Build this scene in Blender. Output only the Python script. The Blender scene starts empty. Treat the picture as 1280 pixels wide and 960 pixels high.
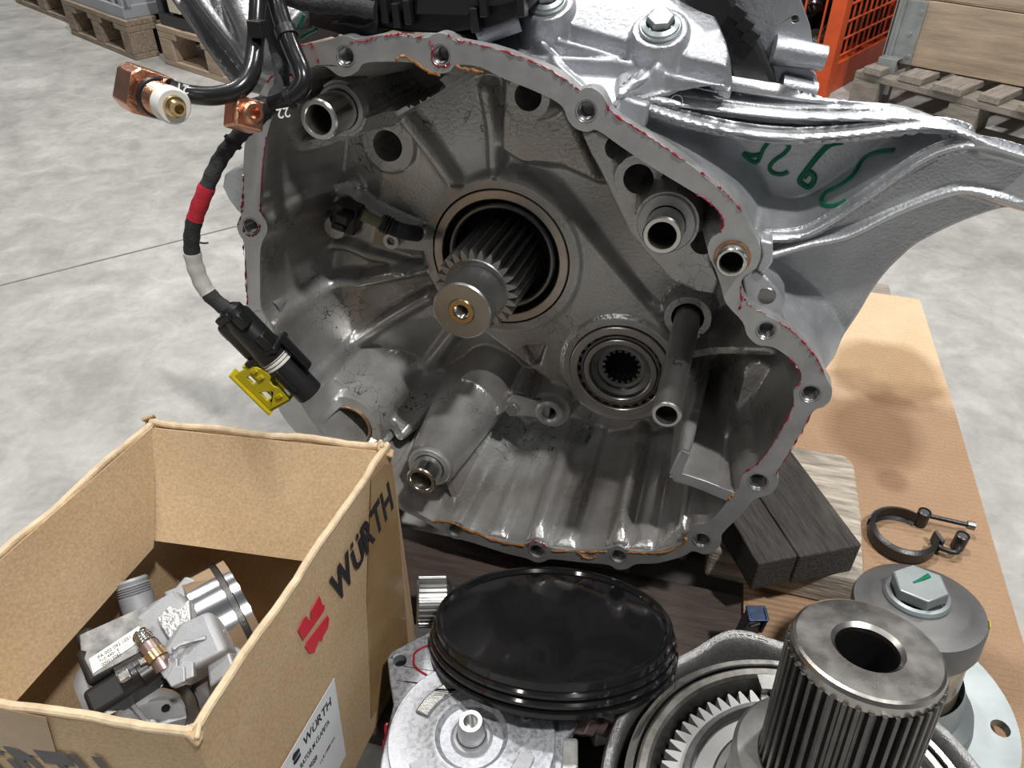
import bpy, math, random
import numpy as np
from mathutils import Vector, Matrix
from mathutils.geometry import delaunay_2d_cdt, tessellate_polygon

random.seed(7)
rng = np.random.default_rng(7)
scene = bpy.context.scene
COL = scene.collection

# ------------------------------------------------------------------ camera
FPX = 960.0
PITCH = math.radians(38)
CAM = Vector((0, 0, 0.86))
FW = Vector((0, math.cos(PITCH), -math.sin(PITCH)))
UP = Vector((0, math.sin(PITCH), math.cos(PITCH)))
RT = Vector((1, 0, 0))
cam_d = bpy.data.cameras.new('camera')
cam = bpy.data.objects.new('camera', cam_d)
COL.objects.link(cam)
cam.location = CAM
cam.rotation_euler = (math.radians(90) - PITCH, 0, 0)
cam_d.sensor_width = 36
cam_d.lens = 36 * FPX / 1280
cam_d.clip_start = 0.02
scene.camera = cam

# ------------------------------------------------------------------ light
world = bpy.data.worlds.new('hall')
scene.world = world
world.use_nodes = True
world.node_tree.nodes['Background'].inputs[0].default_value = (0.93, 0.97, 1.0, 1)
world.node_tree.nodes['Background'].inputs[1].default_value = 0.10


def area(name, loc, target, sx, sy, power, col=(1, 0.97, 0.93)):
    d = bpy.data.lights.new(name, 'AREA')
    d.shape = 'RECTANGLE'
    d.size, d.size_y, d.energy, d.color = sx, sy, power, col
    o = bpy.data.objects.new(name, d)
    COL.objects.link(o)
    o.location = loc
    o.rotation_euler = (Vector(target) - Vector(loc)).to_track_quat('-Z', 'Y').to_euler()
    return o


area('ceiling_lamp', (-0.8, 1.9, 5.2), (0, 0.6, 0.3), 0.14, 0.35, 150)
area('ceiling_lamp', (1.5, -1.1, 5.2), (0, 0.6, 0.3), 0.14, 0.35, 230)
area('ceiling_lamp', (2.8, 3.6, 5.2), (2.0, 3.0, 0), 0.3, 1.2, 120)
area('ceiling_lamp', (-3.0, 4.2, 5.2), (-2.4, 3.5, 0), 0.3, 1.2, 105)
area('ceiling_lamp', (-2.6, -1.6, 5.2), (-0.3, 0.4, 0.3), 0.3, 1.2, 40)
vs = scene.view_settings
vs.view_transform = 'Standard'
vs.look = 'None'
vs.exposure = 0.0
vs.gamma = 1.0
vs.use_curve_mapping = False


# ------------------------------------------------------------------ projection helpers
def ray(px, py):
    return FW + RT * ((px - 640) / FPX) + UP * ((480 - py) / FPX)


def H(px, py, z):
    d = ray(px, py)
    return CAM + d * ((z - CAM.z) / d.z)


def Zd(px, py, depth):
    return CAM + ray(px, py) * depth


AX = (FW + RT * 0.347 + UP * 0.63).normalized()      # gearbox axis, away from the viewer
AU = AX.cross(Vector((0, 0, 1))).normalized()
AV = AU.cross(AX)
AO = CAM + ray(640, 400) * 0.70


def onplane(px, py, o, n):
    d = ray(px, py)
    return CAM + d * ((o - CAM).dot(n) / d.dot(n))


def L(px, py, w=0.0):
    return onplane(px, py, AO + AX * w, AX)


def UVW(u, v, w=0.0):
    return AO + AU * u + AV * v + AX * w


def toUV(p):
    q = p - AO
    return q.dot(AU), q.dot(AV)


# ------------------------------------------------------------------ materials
MATS = {}


def mat(name, base, metal=0.0, rough=0.5, var=0.0, vscale=20.0, base2=None, bump=0.0, bscale=200.0,
        rvar=0.0, spec=0.5, coat=0.0, stretch=None, detail=5.0, contrast=(0.35, 0.65), trans=0.0, alpha=1.0):
    if name in MATS:
        return MATS[name]
    m = bpy.data.materials.new(name)
    m.use_nodes = True
    nt = m.node_tree
    b = nt.nodes['Principled BSDF']
    b.inputs['Base Color'].default_value = (*base, 1)
    b.inputs['Metallic'].default_value = metal
    b.inputs['Roughness'].default_value = rough
    b.inputs['Specular IOR Level'].default_value = spec
    b.inputs['Coat Weight'].default_value = coat
    b.inputs['Transmission Weight'].default_value = trans
    b.inputs['Alpha'].default_value = alpha
    tc = nt.nodes.new('ShaderNodeTexCoord')
    mp = nt.nodes.new('ShaderNodeMapping')
    if stretch:
        mp.inputs['Scale'].default_value = stretch
    nt.links.new(tc.outputs['Object'], mp.inputs[0])
    if var > 0 or base2:
        n = nt.nodes.new('ShaderNodeTexNoise')
        n.inputs['Scale'].default_value = vscale
        n.inputs['Detail'].default_value = detail
        n.inputs['Roughness'].default_value = 0.62
        nt.links.new(mp.outputs[0], n.inputs['Vector'])
        r = nt.nodes.new('ShaderNodeValToRGB')
        r.color_ramp.elements[0].position = contrast[0]
        r.color_ramp.elements[1].position = contrast[1]
        c2 = base2 if base2 else tuple(max(0, c * (1 - var)) for c in base)
        r.color_ramp.elements[0].color = (*c2, 1)
        r.color_ramp.elements[1].color = (*base, 1)
        nt.links.new(n.outputs['Fac'], r.inputs[0])
        nt.links.new(r.outputs[0], b.inputs['Base Color'])
        if rvar > 0:
            mr = nt.nodes.new('ShaderNodeMapRange')
            mr.inputs[1].default_value = 0.3
            mr.inputs[2].default_value = 0.7
            mr.inputs[3].default_value = max(0.03, rough - rvar)
            mr.inputs[4].default_value = min(1, rough + rvar)
            nt.links.new(n.outputs['Fac'], mr.inputs[0])
            nt.links.new(mr.outputs[0], b.inputs['Roughness'])
    if bump > 0:
        n2 = nt.nodes.new('ShaderNodeTexNoise')
        n2.inputs['Scale'].default_value = bscale
        n2.inputs['Detail'].default_value = 4
        nt.links.new(mp.outputs[0], n2.inputs['Vector'])
        bp = nt.nodes.new('ShaderNodeBump')
        bp.inputs['Strength'].default_value = bump
        bp.inputs['Distance'].default_value = 0.002
        nt.links.new(n2.outputs['Fac'], bp.inputs['Height'])
        nt.links.new(bp.outputs[0], b.inputs['Normal'])
    MATS[name] = m
    return m


CAST = mat('cast_aluminium', (0.58, 0.60, 0.63), 0.75, 0.42, 0.22, 26, bump=0.25, bscale=420, rvar=0.08)
CASTB = mat('bright_cast_aluminium', (0.47, 0.49, 0.53), 0.75, 0.46, 0.2, 18, bump=0.3, bscale=260, rvar=0.1)
INNER = mat('oiled_cast_aluminium', (0.62, 0.635, 0.635), 0.7, 0.34, 0.35, 7, base2=(0.36, 0.335, 0.315), bump=0.22, bscale=330, rvar=0.12)
MACH = mat('machined_aluminium', (0.50, 0.51, 0.515), 0.7, 0.42, 0.18, 40, bump=0.1, bscale=900, rvar=0.06)
STEEL = mat('bright_steel', (0.66, 0.65, 0.62), 1.0, 0.22, 0.12, 60, rvar=0.05)
STEELD = mat('dark_steel', (0.28, 0.28, 0.28), 0.95, 0.33, 0.2, 50, rvar=0.08)
STEELM = mat('satin_steel', (0.46, 0.46, 0.45), 0.95, 0.34, 0.15, 50, bump=0.06, bscale=700)
RACE = mat('bearing_steel', (0.58, 0.53, 0.49), 0.9, 0.3, 0.12, 70)
BRASS = mat('brass', (0.72, 0.55, 0.30), 1.0, 0.25, 0.1, 60)
COPPER = mat('copper', (0.80, 0.42, 0.28), 1.0, 0.30, 0.25, 60, bump=0.25, bscale=500)
BLACKM = mat('black_hole_shade', (0.006, 0.006, 0.006), 0.0, 0.7, spec=0.15)  # matt black stands in for the shade inside bores and recesses
BLACKP = mat('black_plastic', (0.016, 0.016, 0.018), 0.0, 0.35, bump=0.12, bscale=500)
BLACKG = mat('gloss_black', (0.007, 0.007, 0.008), 0.0, 0.10, coat=0.3)
HOSE = mat('black_hose', (0.014, 0.014, 0.016), 0.0, 0.22, bump=0.04, bscale=200)
TAPE = mat('fabric_tape', (0.035, 0.036, 0.040), 0.0, 0.75, 0.4, 120, bump=0.5, bscale=500)
REDTAPE = mat('red_tape', (0.55, 0.02, 0.04), 0.0, 0.6, 0.25, 90, bump=0.3, bscale=500)
WHITET = mat('pale_tape', (0.62, 0.62, 0.58), 0.0, 0.5, 0.2, 80)
SEAL = mat('red_sealant', (0.38, 0.010, 0.035), 0.0, 0.32, 0.3, 200)
OSEAL = mat('orange_residue', (0.45, 0.20, 0.06), 0.1, 0.4, 0.5, 200)
GREEN = mat('green_marker', (0.0, 0.17, 0.085), 0.0, 0.35, 0.2, 120)
YELLOW = mat('yellow_plastic', (0.62, 0.52, 0.02), 0.0, 0.32, 0.12, 60)
WHITEP = mat('white_plastic', (0.78, 0.78, 0.74), 0.0, 0.35)
INK = mat('black_ink', (0.02, 0.02, 0.022), 0.0, 0.6)
INKG = mat('faded_ink', (0.10, 0.10, 0.105), 0.0, 0.6, 0.3, 60)
REDINK = mat('red_ink', (0.62, 0.02, 0.045), 0.0, 0.5)
PAPER = mat('white_label', (0.74, 0.77, 0.80), 0.0, 0.45, 0.06, 30)
WOODD = mat('dark_wood', (0.075, 0.066, 0.060), 0.0, 0.8, 0.55, 30, bump=0.9, bscale=60, stretch=(1, 8, 8))
WOODP = mat('pale_weathered_wood', (0.52, 0.46, 0.38), 0.0, 0.8, 0.6, 18, bump=0.7, bscale=50, stretch=(1, 7, 7))
WOODB = mat('pallet_wood', (0.34, 0.27, 0.20), 0.0, 0.85, 0.45, 12, bump=0.5, bscale=50, stretch=(1, 7, 7))
WOODG = mat('grey_pallet_wood', (0.30, 0.27, 0.235), 0.0, 0.85, 0.4, 14, bump=0.5, bscale=50, stretch=(1, 7, 7))
WOODO = mat('dark_pallet_board', (0.070, 0.050, 0.040), 0.0, 0.7, 0.5, 14, bump=0.5, bscale=50, stretch=(7, 1, 7))  # dark brown boards, colour deepened to stand in for shade under the gearbox
WOODGY = mat('grey_pallet_board', (0.33, 0.295, 0.255), 0.0, 0.85, 0.4, 14, bump=0.5, bscale=50, stretch=(7, 1, 7))
WOODL = mat('plank_wood', (0.50, 0.39, 0.285), 0.0, 0.75, 0.38, 5, bump=0.35, bscale=30, stretch=(1, 9, 9))
ORANGE = mat('orange_paint', (0.72, 0.10, 0.02), 0.0, 0.45, 0.3, 12)
RUST = mat('dark_scrap', (0.05, 0.042, 0.038), 0.6, 0.45, 0.5, 12)
ZINC = mat('zinc_plate', (0.40, 0.45, 0.46), 0.75, 0.42, 0.2, 25)
GALV = mat('galvanised', (0.42, 0.45, 0.46), 0.7, 0.45, 0.25, 25)
GREYP = mat('grey_crate_plastic', (0.34, 0.37, 0.40), 0.0, 0.5, 0.15, 8)
CONN = mat('connector_plastic', (0.011, 0.011, 0.012), 0.0, 0.38)
BLUEC = mat('blue_clip', (0.03, 0.055, 0.12), 0.5, 0.3, 0.5, 200)
AMBER = mat('amber_film', (0.40, 0.36, 0.28), 0.6, 0.15, 0.3, 20)
SPARK = mat('sparkling_machined_plate', (0.46, 0.48, 0.52), 0.65, 0.50, 0.35, 260, rvar=0.1, contrast=(0.40, 0.56))
GREYD = mat('grey_coated_metal', (0.17, 0.17, 0.17), 0.6, 0.48, 0.15, 60, bump=0.1, bscale=900)
WHITEM = mat('pale_ground_steel', (0.66, 0.655, 0.65), 0.6, 0.35, 0.08, 30)
PINK = mat('copper_tinted_steel', (0.36, 0.27, 0.26), 0.8, 0.35, 0.2, 60)


def crackle(m, scale=55.0):
    nt = m.node_tree
    b = nt.nodes['Principled BSDF']
    src = b.inputs['Base Color'].links[0].from_socket
    tc = [n for n in nt.nodes if n.type == 'TEX_COORD'][0]
    nz = nt.nodes.new('ShaderNodeTexNoise')
    nz.inputs['Scale'].default_value = 30
    nt.links.new(tc.outputs['Object'], nz.inputs['Vector'])
    wp = nt.nodes.new('ShaderNodeMix')
    wp.data_type = 'RGBA'
    wp.blend_type = 'LINEAR_LIGHT'
    wp.inputs[0].default_value = 0.03
    nt.links.new(tc.outputs['Object'], wp.inputs[6])
    nt.links.new(nz.outputs['Color'], wp.inputs[7])
    vo = nt.nodes.new('ShaderNodeTexVoronoi')
    vo.feature = 'DISTANCE_TO_EDGE'
    vo.inputs['Scale'].default_value = scale
    nt.links.new(wp.outputs[2], vo.inputs['Vector'])
    mr = nt.nodes.new('ShaderNodeMapRange')
    mr.inputs[1].default_value, mr.inputs[2].default_value = 0.004, 0.022
    mr.inputs[3].default_value, mr.inputs[4].default_value = 1.0, 0.0
    nt.links.new(vo.outputs['Distance'], mr.inputs[0])
    n3 = nt.nodes.new('ShaderNodeTexNoise')
    n3.inputs['Scale'].default_value = 9
    nt.links.new(tc.outputs['Object'], n3.inputs['Vector'])
    m3 = nt.nodes.new('ShaderNodeMapRange')
    m3.inputs[1].default_value, m3.inputs[2].default_value = 0.50, 0.62
    nt.links.new(n3.outputs['Fac'], m3.inputs[0])
    mu = nt.nodes.new('ShaderNodeMath')
    mu.operation = 'MULTIPLY'
    nt.links.new(mr.outputs[0], mu.inputs[0])
    nt.links.new(m3.outputs[0], mu.inputs[1])
    mx = nt.nodes.new('ShaderNodeMix')
    mx.data_type = 'RGBA'
    mx.inputs[7].default_value = (0.07, 0.065, 0.06, 1)
    nt.links.new(mu.outputs[0], mx.inputs[0])
    nt.links.new(src, mx.inputs[6])
    nt.links.new(mx.outputs[2], b.inputs['Base Color'])


crackle(INNER)


def cardboard_mat(name, base, base2, ridges=0.0, ax=0, dark_patches=None):
    m = mat(name, base, 0, 0.78, 0.0, 9, base2, bump=0.12, bscale=300)
    nt = m.node_tree
    b = nt.nodes['Principled BSDF']
    src = b.inputs['Base Color'].links[0].from_socket
    tc = [n for n in nt.nodes if n.type == 'TEX_COORD'][0]
    # fibres
    n = nt.nodes.new('ShaderNodeTexNoise')
    n.inputs['Scale'].default_value = 420
    n.inputs['Detail'].default_value = 3
    nt.links.new(tc.outputs['Object'], n.inputs['Vector'])
    mx = nt.nodes.new('ShaderNodeMix')
    mx.data_type = 'RGBA'
    mx.blend_type = 'OVERLAY'
    mx.inputs[0].default_value = 0.35
    nt.links.new(src, mx.inputs[6])
    nt.links.new(n.outputs['Fac'], mx.inputs[7])
    out = mx.outputs[2]
    if dark_patches:  # ellipses multiplied into the base colour, painted shade included
        for (cx, cy, rx, ry, rot, col, soft) in dark_patches:
            mp = nt.nodes.new('ShaderNodeMapping')
            mp.vector_type = 'TEXTURE'
            mp.inputs['Location'].default_value = (cx, cy, 0)
            mp.inputs['Rotation'].default_value = (0, 0, rot)
            mp.inputs['Scale'].default_value = (rx, ry, 1e6)
            nz = nt.nodes.new('ShaderNodeTexNoise')
            nz.inputs['Scale'].default_value = 14
            nt.links.new(tc.outputs['Object'], nz.inputs['Vector'])
            nt.links.new(tc.outputs['Object'], mp.inputs[0])
            ln = nt.nodes.new('ShaderNodeVectorMath')
            ln.operation = 'LENGTH'
            nt.links.new(mp.outputs[0], ln.inputs[0])
            ad = nt.nodes.new('ShaderNodeMath')
            ad.operation = 'MULTIPLY_ADD'
            ad.inputs[1].default_value = 0.35
            nt.links.new(nz.outputs['Fac'], ad.inputs[0])
            nt.links.new(ln.outputs['Value'], ad.inputs[2])
            mr = nt.nodes.new('ShaderNodeMapRange')
            mr.inputs[1].default_value = 1.17 - soft
            mr.inputs[2].default_value = 1.17 + soft
            mr.inputs[3].default_value = 1
            mr.inputs[4].default_value = 0
            nt.links.new(ad.outputs[0], mr.inputs[0])
            m2 = nt.nodes.new('ShaderNodeMix')
            m2.data_type = 'RGBA'
            m2.blend_type = 'MULTIPLY'
            m2.inputs[7].default_value = (*col, 1)
            nt.links.new(mr.outputs[0], m2.inputs[0])
            nt.links.new(out, m2.inputs[6])
            out = m2.outputs[2]
    nt.links.new(out, b.inputs['Base Color'])
    if ridges > 0:
        wv = nt.nodes.new('ShaderNodeTexWave')
        wv.bands_direction = 'XYZ'[ax]
        wv.inputs['Scale'].default_value = 42
        wv.inputs['Distortion'].default_value = 0.6
        nt.links.new(tc.outputs['Object'], wv.inputs['Vector'])
        bp = nt.nodes.new('ShaderNodeBump')
        bp.inputs['Strength'].default_value = ridges
        bp.inputs['Distance'].default_value = 0.002
        nt.links.new(wv.outputs['Fac'], bp.inputs['Height'])
        nt.links.new(bp.outputs[0], b.inputs['Normal'])
    return m


def concrete_mat():
    m = bpy.data.materials.new('polished_concrete')
    m.use_nodes = True
    nt = m.node_tree
    b = nt.nodes['Principled BSDF']
    b.inputs['Roughness'].default_value = 0.55
    tc = nt.nodes.new('ShaderNodeTexCoord')
    prev = None
    for sc_, lo, hi, a, c in ((2.2, .3, .7, (0.37, 0.365, 0.347), (0.55, 0.545, 0.525)), (11, .35, .68, (0.62,) * 3, (1.0,) * 3),
                              (60, .3, .6, (0.84,) * 3, (1.0,) * 3), (5, .42, .50, (0.86,) * 3, (1.0,) * 3)):
        n = nt.nodes.new('ShaderNodeTexNoise')
        n.inputs['Scale'].default_value = sc_
        n.inputs['Detail'].default_value = 8
        n.inputs['Roughness'].default_value = 0.6
        n.inputs['Distortion'].default_value = 0.6
        nt.links.new(tc.outputs['Object'], n.inputs['Vector'])
        r = nt.nodes.new('ShaderNodeValToRGB')
        r.color_ramp.elements[0].position, r.color_ramp.elements[1].position = lo, hi
        r.color_ramp.elements[0].color, r.color_ramp.elements[1].color = (*a, 1), (*c, 1)
        nt.links.new(n.outputs['Fac'], r.inputs[0])
        if prev is None:
            prev = r.outputs[0]
        else:
            mx = nt.nodes.new('ShaderNodeMix')
            mx.data_type = 'RGBA'
            mx.blend_type = 'MULTIPLY'
            mx.inputs[0].default_value = 0.75
            nt.links.new(prev, mx.inputs[6])
            nt.links.new(r.outputs[0], mx.inputs[7])
            prev = mx.outputs[2]
    nt.links.new(prev, b.inputs['Base Color'])
    return m


# ------------------------------------------------------------------ object helpers
WM = {}          # world matrix of every object that is a parent


def tag(o, label=None, cat=None, group=None, kind=None):
    if label:
        o['label'] = label
    if cat:
        o['category'] = cat
    if group:
        o['group'] = group
    if kind:
        o['kind'] = kind
    return o


def thing(name, label, cat, M=None, loc=None, group=None, kind=None):
    o = bpy.data.objects.new(name, None)
    o.empty_display_size = 0.05
    COL.objects.link(o)
    M = M if M is not None else Matrix.Translation(loc if loc is not None else (0, 0, 0))
    o.matrix_world = M
    WM[o] = M.copy()
    return tag(o, label, cat, group, kind)


def frame(o, z, x=None):
    """matrix with origin o, local Z along z, local X near x"""
    z = Vector(z).normalized()
    x = Vector(x) if x is not None else (Vector((1, 0, 0)) if abs(z.x) < 0.8 else Vector((0, 1, 0)))
    y = z.cross(x).normalized()
    x = y.cross(z)
    M = Matrix((x, y, z)).transposed().to_4x4()
    M.translation = Vector(o)
    return M


class MB:
    def __init__(self):
        self.v, self.f = [], []

    def add(self, vs_, fs, M=None):
        n = len(self.v)
        self.v += [(M @ Vector(p) if M is not None else Vector(p)) for p in vs_]
        self.f += [tuple(i + n for i in q) for q in fs]
        return self

    def box(self, M, sx, sy, sz, z0=None, taper=1.0):
        x, y = sx / 2, sy / 2
        a, b = (-sz / 2, sz / 2) if z0 is None else (z0, z0 + sz)
        t = taper
        vs_ = [(-x, -y, a), (x, -y, a), (x, y, a), (-x, y, a), (-x * t, -y * t, b), (x * t, -y * t, b), (x * t, y * t, b), (-x * t, y * t, b)]
        return self.add(vs_, [(3, 2, 1, 0), (4, 5, 6, 7), (0, 1, 5, 4), (1, 2, 6, 5), (2, 3, 7, 6), (3, 0, 4, 7)], M)

    def lathe(self, M, prof, seg=48, a0=0.0, a1=None):
        """prof: list of (r, z); full or partial turn about local Z"""
        full = a1 is None
        n = seg if full else seg + 1
        A = [a0 + (2 * math.pi if full else a1 - a0) * i / seg for i in range(n)]
        vs_, fs = [], []
        for (r, z) in prof:
            vs_ += [(r * math.cos(t), r * math.sin(t), z) for t in A]
        for k in range(len(prof) - 1):
            for i in range(seg):
                j = (i + 1) % n
                fs.append((k * n + i, k * n + j, (k + 1) * n + j, (k + 1) * n + i))
        return self.add(vs_, fs, M)

    def disc(self, M, r, z=0, seg=48):
        return self.lathe(M, [(r, z), (r * 0.5, z), (1e-5, z)], seg)

    def cyl(self, M, r, z0, z1, seg=40, ch=0.0):
        c = ch
        return self.lathe(M, [(1e-5, z0), (r - c, z0), (r, z0 + c), (r, z1 - c), (r - c, z1), (1e-5, z1)], seg)

    def ring(self, M, ri, ro, z0, z1, seg=64, ch=0.0008):
        c = min(ch, (ro - ri) / 3, abs(z1 - z0) / 3)
        return self.lathe(M, [(ri, z0 + c), (ri, z1 - c), (ri + c, z1), (ro - c, z1), (ro, z1 - c), (ro, z0 + c), (ro - c, z0), (ri + c, z0), (ri, z0 + c)], seg)

    def tube(self, pts, rad, seg=12, closed=False, flat=1.0, cap=True):
        pts = [Vector(p) for p in pts]
        n = len(pts)
        rads = rad if isinstance(rad, (list, tuple)) else [rad] * n
        vs_, fs = [], []
        prev = None
        for i, p in enumerate(pts):
            a = pts[(i - 1) % n] if (closed or i > 0) else p
            b = pts[(i + 1) % n] if (closed or i < n - 1) else p
            t = (b - a).normalized()
            if prev is None:
                x = t.orthogonal().normalized()
            else:
                x = (prev - t * prev.dot(t)).normalized()
            prev = x
            y = t.cross(x)
            for k in range(seg):
                an = 2 * math.pi * k / seg
                vs_.append(p + (x * math.cos(an) + y * math.sin(an) * flat) * rads[i])
        m = n if closed else n - 1
        for i in range(m):
            for k in range(seg):
                k2, i2 = (k + 1) % seg, (i + 1) % n
                fs.append((i * seg + k, i * seg + k2, i2 * seg + k2, i2 * seg + k))
        if cap and not closed:
            fs.append(tuple(range(seg))[::-1])
            fs.append(tuple((n - 1) * seg + k for k in range(seg)))
        return self.add(vs_, fs)

    def prism(self, M, outer, z0, z1, holes=()):
        loops = [list(outer)] + [list(h) for h in holes]
        flat = [p for lp in loops for p in lp]
        tris = tessellate_polygon([[Vector((p[0], p[1], 0)) for p in lp] for lp in loops])
        n = len(flat)
        vs_ = [(p[0], p[1], z0) for p in flat] + [(p[0], p[1], z1) for p in flat]
        fs = []
        for t in tris:
            a, b, c = (flat[i] for i in t)
            s = (b[0] - a[0]) * (c[1] - a[1]) - (b[1] - a[1]) * (c[0] - a[0])
            t = t if s > 0 else t[::-1]
            fs.append(tuple(i + n for i in t))
            fs.append(tuple(t[::-1]))
        k = 0
        for li, lp in enumerate(loops):
            m = len(lp)
            ar = sum(lp[i][0] * lp[(i + 1) % m][1] - lp[(i + 1) % m][0] * lp[i][1] for i in range(m))
            flip = (ar < 0) ^ (li > 0)
            for i in range(m):
                j = (i + 1) % m
                q = (k + i, k + j, k + j + n, k + i + n)
                fs.append(q[::-1] if flip else q)
            k += m
        return self.add(vs_, fs, M)

    def build(self, name, m, parent=None, smooth=35, bevel=0.0, label=None, cat=None, group=None, kind=None, origin=None, M=None, bseg=2):
        me = bpy.data.meshes.new(name)
        if parent is not None:
            P = WM[parent]
            Wm = P
        else:
            if M is not None:
                Wm = M
            else:
                xs = [p.x for p in self.v]; ys = [p.y for p in self.v]; zs = [p.z for p in self.v]
                c = Vector(((min(xs) + max(xs)) / 2, (min(ys) + max(ys)) / 2, min(zs))) if origin is None else Vector(origin)
                Wm = Matrix.Translation(c)
        inv = Wm.inverted()
        me.from_pydata([tuple(inv @ p) for p in self.v], [], self.f)
        me.update()
        o = bpy.data.objects.new(name, me)
        COL.objects.link(o)
        me.materials.append(m)
        if smooth:
            me.shade_smooth()
            me.set_sharp_from_angle(angle=math.radians(smooth))
        if bevel:
            md = o.modifiers.new('bevel', 'BEVEL')
            md.width = bevel
            md.segments = bseg
            md.limit_method = 'ANGLE'
            md.angle_limit = math.radians(40)
            md.harden_normals = False
        if parent is not None:
            o.parent = parent
            WM[o] = Wm.copy()
        else:
            o.matrix_world = Wm
            WM[o] = Wm.copy()
        return tag(o, label, cat, group, kind)


def crom(pts, n=6, closed=False):
    """Catmull-Rom resample of 2D/3D points"""
    P = [Vector(p) for p in pts]
    out = []
    m = len(P)
    rng_ = range(m if closed else m - 1)
    for i in rng_:
        p0 = P[(i - 1) % m] if closed or i > 0 else P[i]
        p1, p2 = P[i], P[(i + 1) % m]
        p3 = P[(i + 2) % m] if closed or i + 2 < m else P[(i + 1) % m]
        for k in range(n):
            t = k / n
            out.append(0.5 * ((2 * p1) + (p2 - p0) * t + (2 * p0 - 5 * p1 + 4 * p2 - p3) * t * t + (3 * p1 - p0 - 3 * p2 + p3) * t ** 3))
    if not closed:
        out.append(P[-1])
    return out


def circ(c, r, n=24, a0=0.0):
    return [(c[0] + r * math.cos(a0 + 2 * math.pi * i / n), c[1] + r * math.sin(a0 + 2 * math.pi * i / n)) for i in range(n)]


def sdf_poly(P, poly):
    """signed distance, positive inside. P Nx2, poly Mx2"""
    poly = np.asarray(poly, float)
    a, b = poly, np.roll(poly, -1, 0)
    best = np.full(len(P), 1e9)
    inside = np.zeros(len(P), bool)
    for (ax, ay), (bx, by) in zip(a, b):
        dx, dy = bx - ax, by - ay
        l2 = dx * dx + dy * dy + 1e-18
        t = np.clip(((P[:, 0] - ax) * dx + (P[:, 1] - ay) * dy) / l2, 0, 1)
        best = np.minimum(best, (P[:, 0] - ax - t * dx) ** 2 + (P[:, 1] - ay - t * dy) ** 2)
        c = ((ay > P[:, 1]) != (by > P[:, 1])) & (P[:, 0] < (bx - ax) * (P[:, 1] - ay) / (by - ay + 1e-18) + ax)
        inside ^= c
    d = np.sqrt(best)
    return np.where(inside, d, -d)


def dist_line(P, pts, lv=None):
    """distance to a polyline and interpolated level at the nearest point"""
    best = np.full(len(P), 1e9)
    lev = np.zeros(len(P))
    for i in range(len(pts) - 1):
        (ax, ay), (bx, by) = pts[i], pts[i + 1]
        dx, dy = bx - ax, by - ay
        t = np.clip(((P[:, 0] - ax) * dx + (P[:, 1] - ay) * dy) / (dx * dx + dy * dy + 1e-18), 0, 1)
        d = np.hypot(P[:, 0] - ax - t * dx, P[:, 1] - ay - t * dy)
        m = d < best
        best = np.where(m, d, best)
        if lv is not None:
            lev = np.where(m, lv[i] + (lv[i + 1] - lv[i]) * t, lev)
    return best, lev


def hyp(d, hw):
    return np.sqrt(d * d + (1.5 * hw) ** 2) - 1.5 * hw


def smin(a, b, k):
    h = np.clip(0.5 + 0.5 * (b - a) / k, 0, 1)
    return b * (1 - h) + a * h - k * h * (1 - h)


def smax(a, b, k):
    return -smin(-a, -b, k)


def relief(name, m, parent, boundary, hfun, to3, spacing, extra=(), thick=0.0, smooth=50, **kw):
    """triangulated relief: boundary polygon (2D), hfun(Nx2)->N depth, to3(x,y,h)->Vector"""
    bd = np.array([(p[0], p[1]) for p in boundary])
    lo, hi = bd.min(0), bd.max(0)
    gx, gy = np.arange(lo[0], hi[0], spacing), np.arange(lo[1], hi[1], spacing * 0.87)
    X, Y = np.meshgrid(gx, gy)
    X = X + (np.arange(len(gy)) % 2)[:, None] * spacing * 0.5
    pts = np.stack([X.ravel(), Y.ravel()], 1)
    ok = sdf_poly(pts, bd) > spacing * 0.55
    pts = pts[ok]
    if len(extra):
        ex = np.array(extra)
        ex = ex[sdf_poly(ex, bd) > spacing * 0.3]
        cell = spacing * 0.5
        used, keep = set(), []
        for i, (x, y) in enumerate(ex):              # thin out the extra points, then the grid near them
            k = (int(x / (cell * 0.5)), int(y / (cell * 0.5)))
            if k not in used:
                used.add(k)
                keep.append(i)
        ex = ex[keep]
        near = set()
        for x, y in ex:
            a, b = int(math.floor(x / cell)), int(math.floor(y / cell))
            for da in (-1, 0, 1):
                for db in (-1, 0, 1):
                    near.add((a + da, b + db))
        gk = np.floor(pts / cell).astype(int)
        pts = pts[[(a, b) not in near for a, b in gk]]
        pts = np.vstack([pts, ex])
    allp = [Vector(p) for p in bd] + [Vector(p) for p in pts]
    n = len(bd)
    vv, _, ff, *_r = delaunay_2d_cdt(allp, [], [list(range(n))], 1, 1e-7)
    V2 = np.array([(p[0], p[1]) for p in vv])
    h = hfun(V2)
    mb = MB()
    mb.v = [to3(V2[i, 0], V2[i, 1], h[i]) for i in range(len(V2))]
    mb.f = [tuple(f) for f in ff]
    o = mb.build(name, m, parent, smooth=smooth, **kw)
    if thick:
        md = o.modifiers.new('thickness', 'SOLIDIFY')
        md.thickness = thick
        md.offset = -1
    return o


def along(pts, hw, step=0.003, offs=(0, 1, 1.8)):
    out = []
    for i in range(len(pts) - 1):
        a, b = Vector(pts[i][:2]), Vector(pts[i + 1][:2])
        d = b - a
        n = max(2, int(d.length / step))
        nn = Vector((-d.y, d.x)).normalized()
        for k in range(n):
            p = a + d * (k / n)
            for o in offs:
                for sg_ in ((1,) if o == 0 else (1, -1)):
                    q = p + nn * (o * hw * sg_)
                    out.append((q.x, q.y))
    return out


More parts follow.
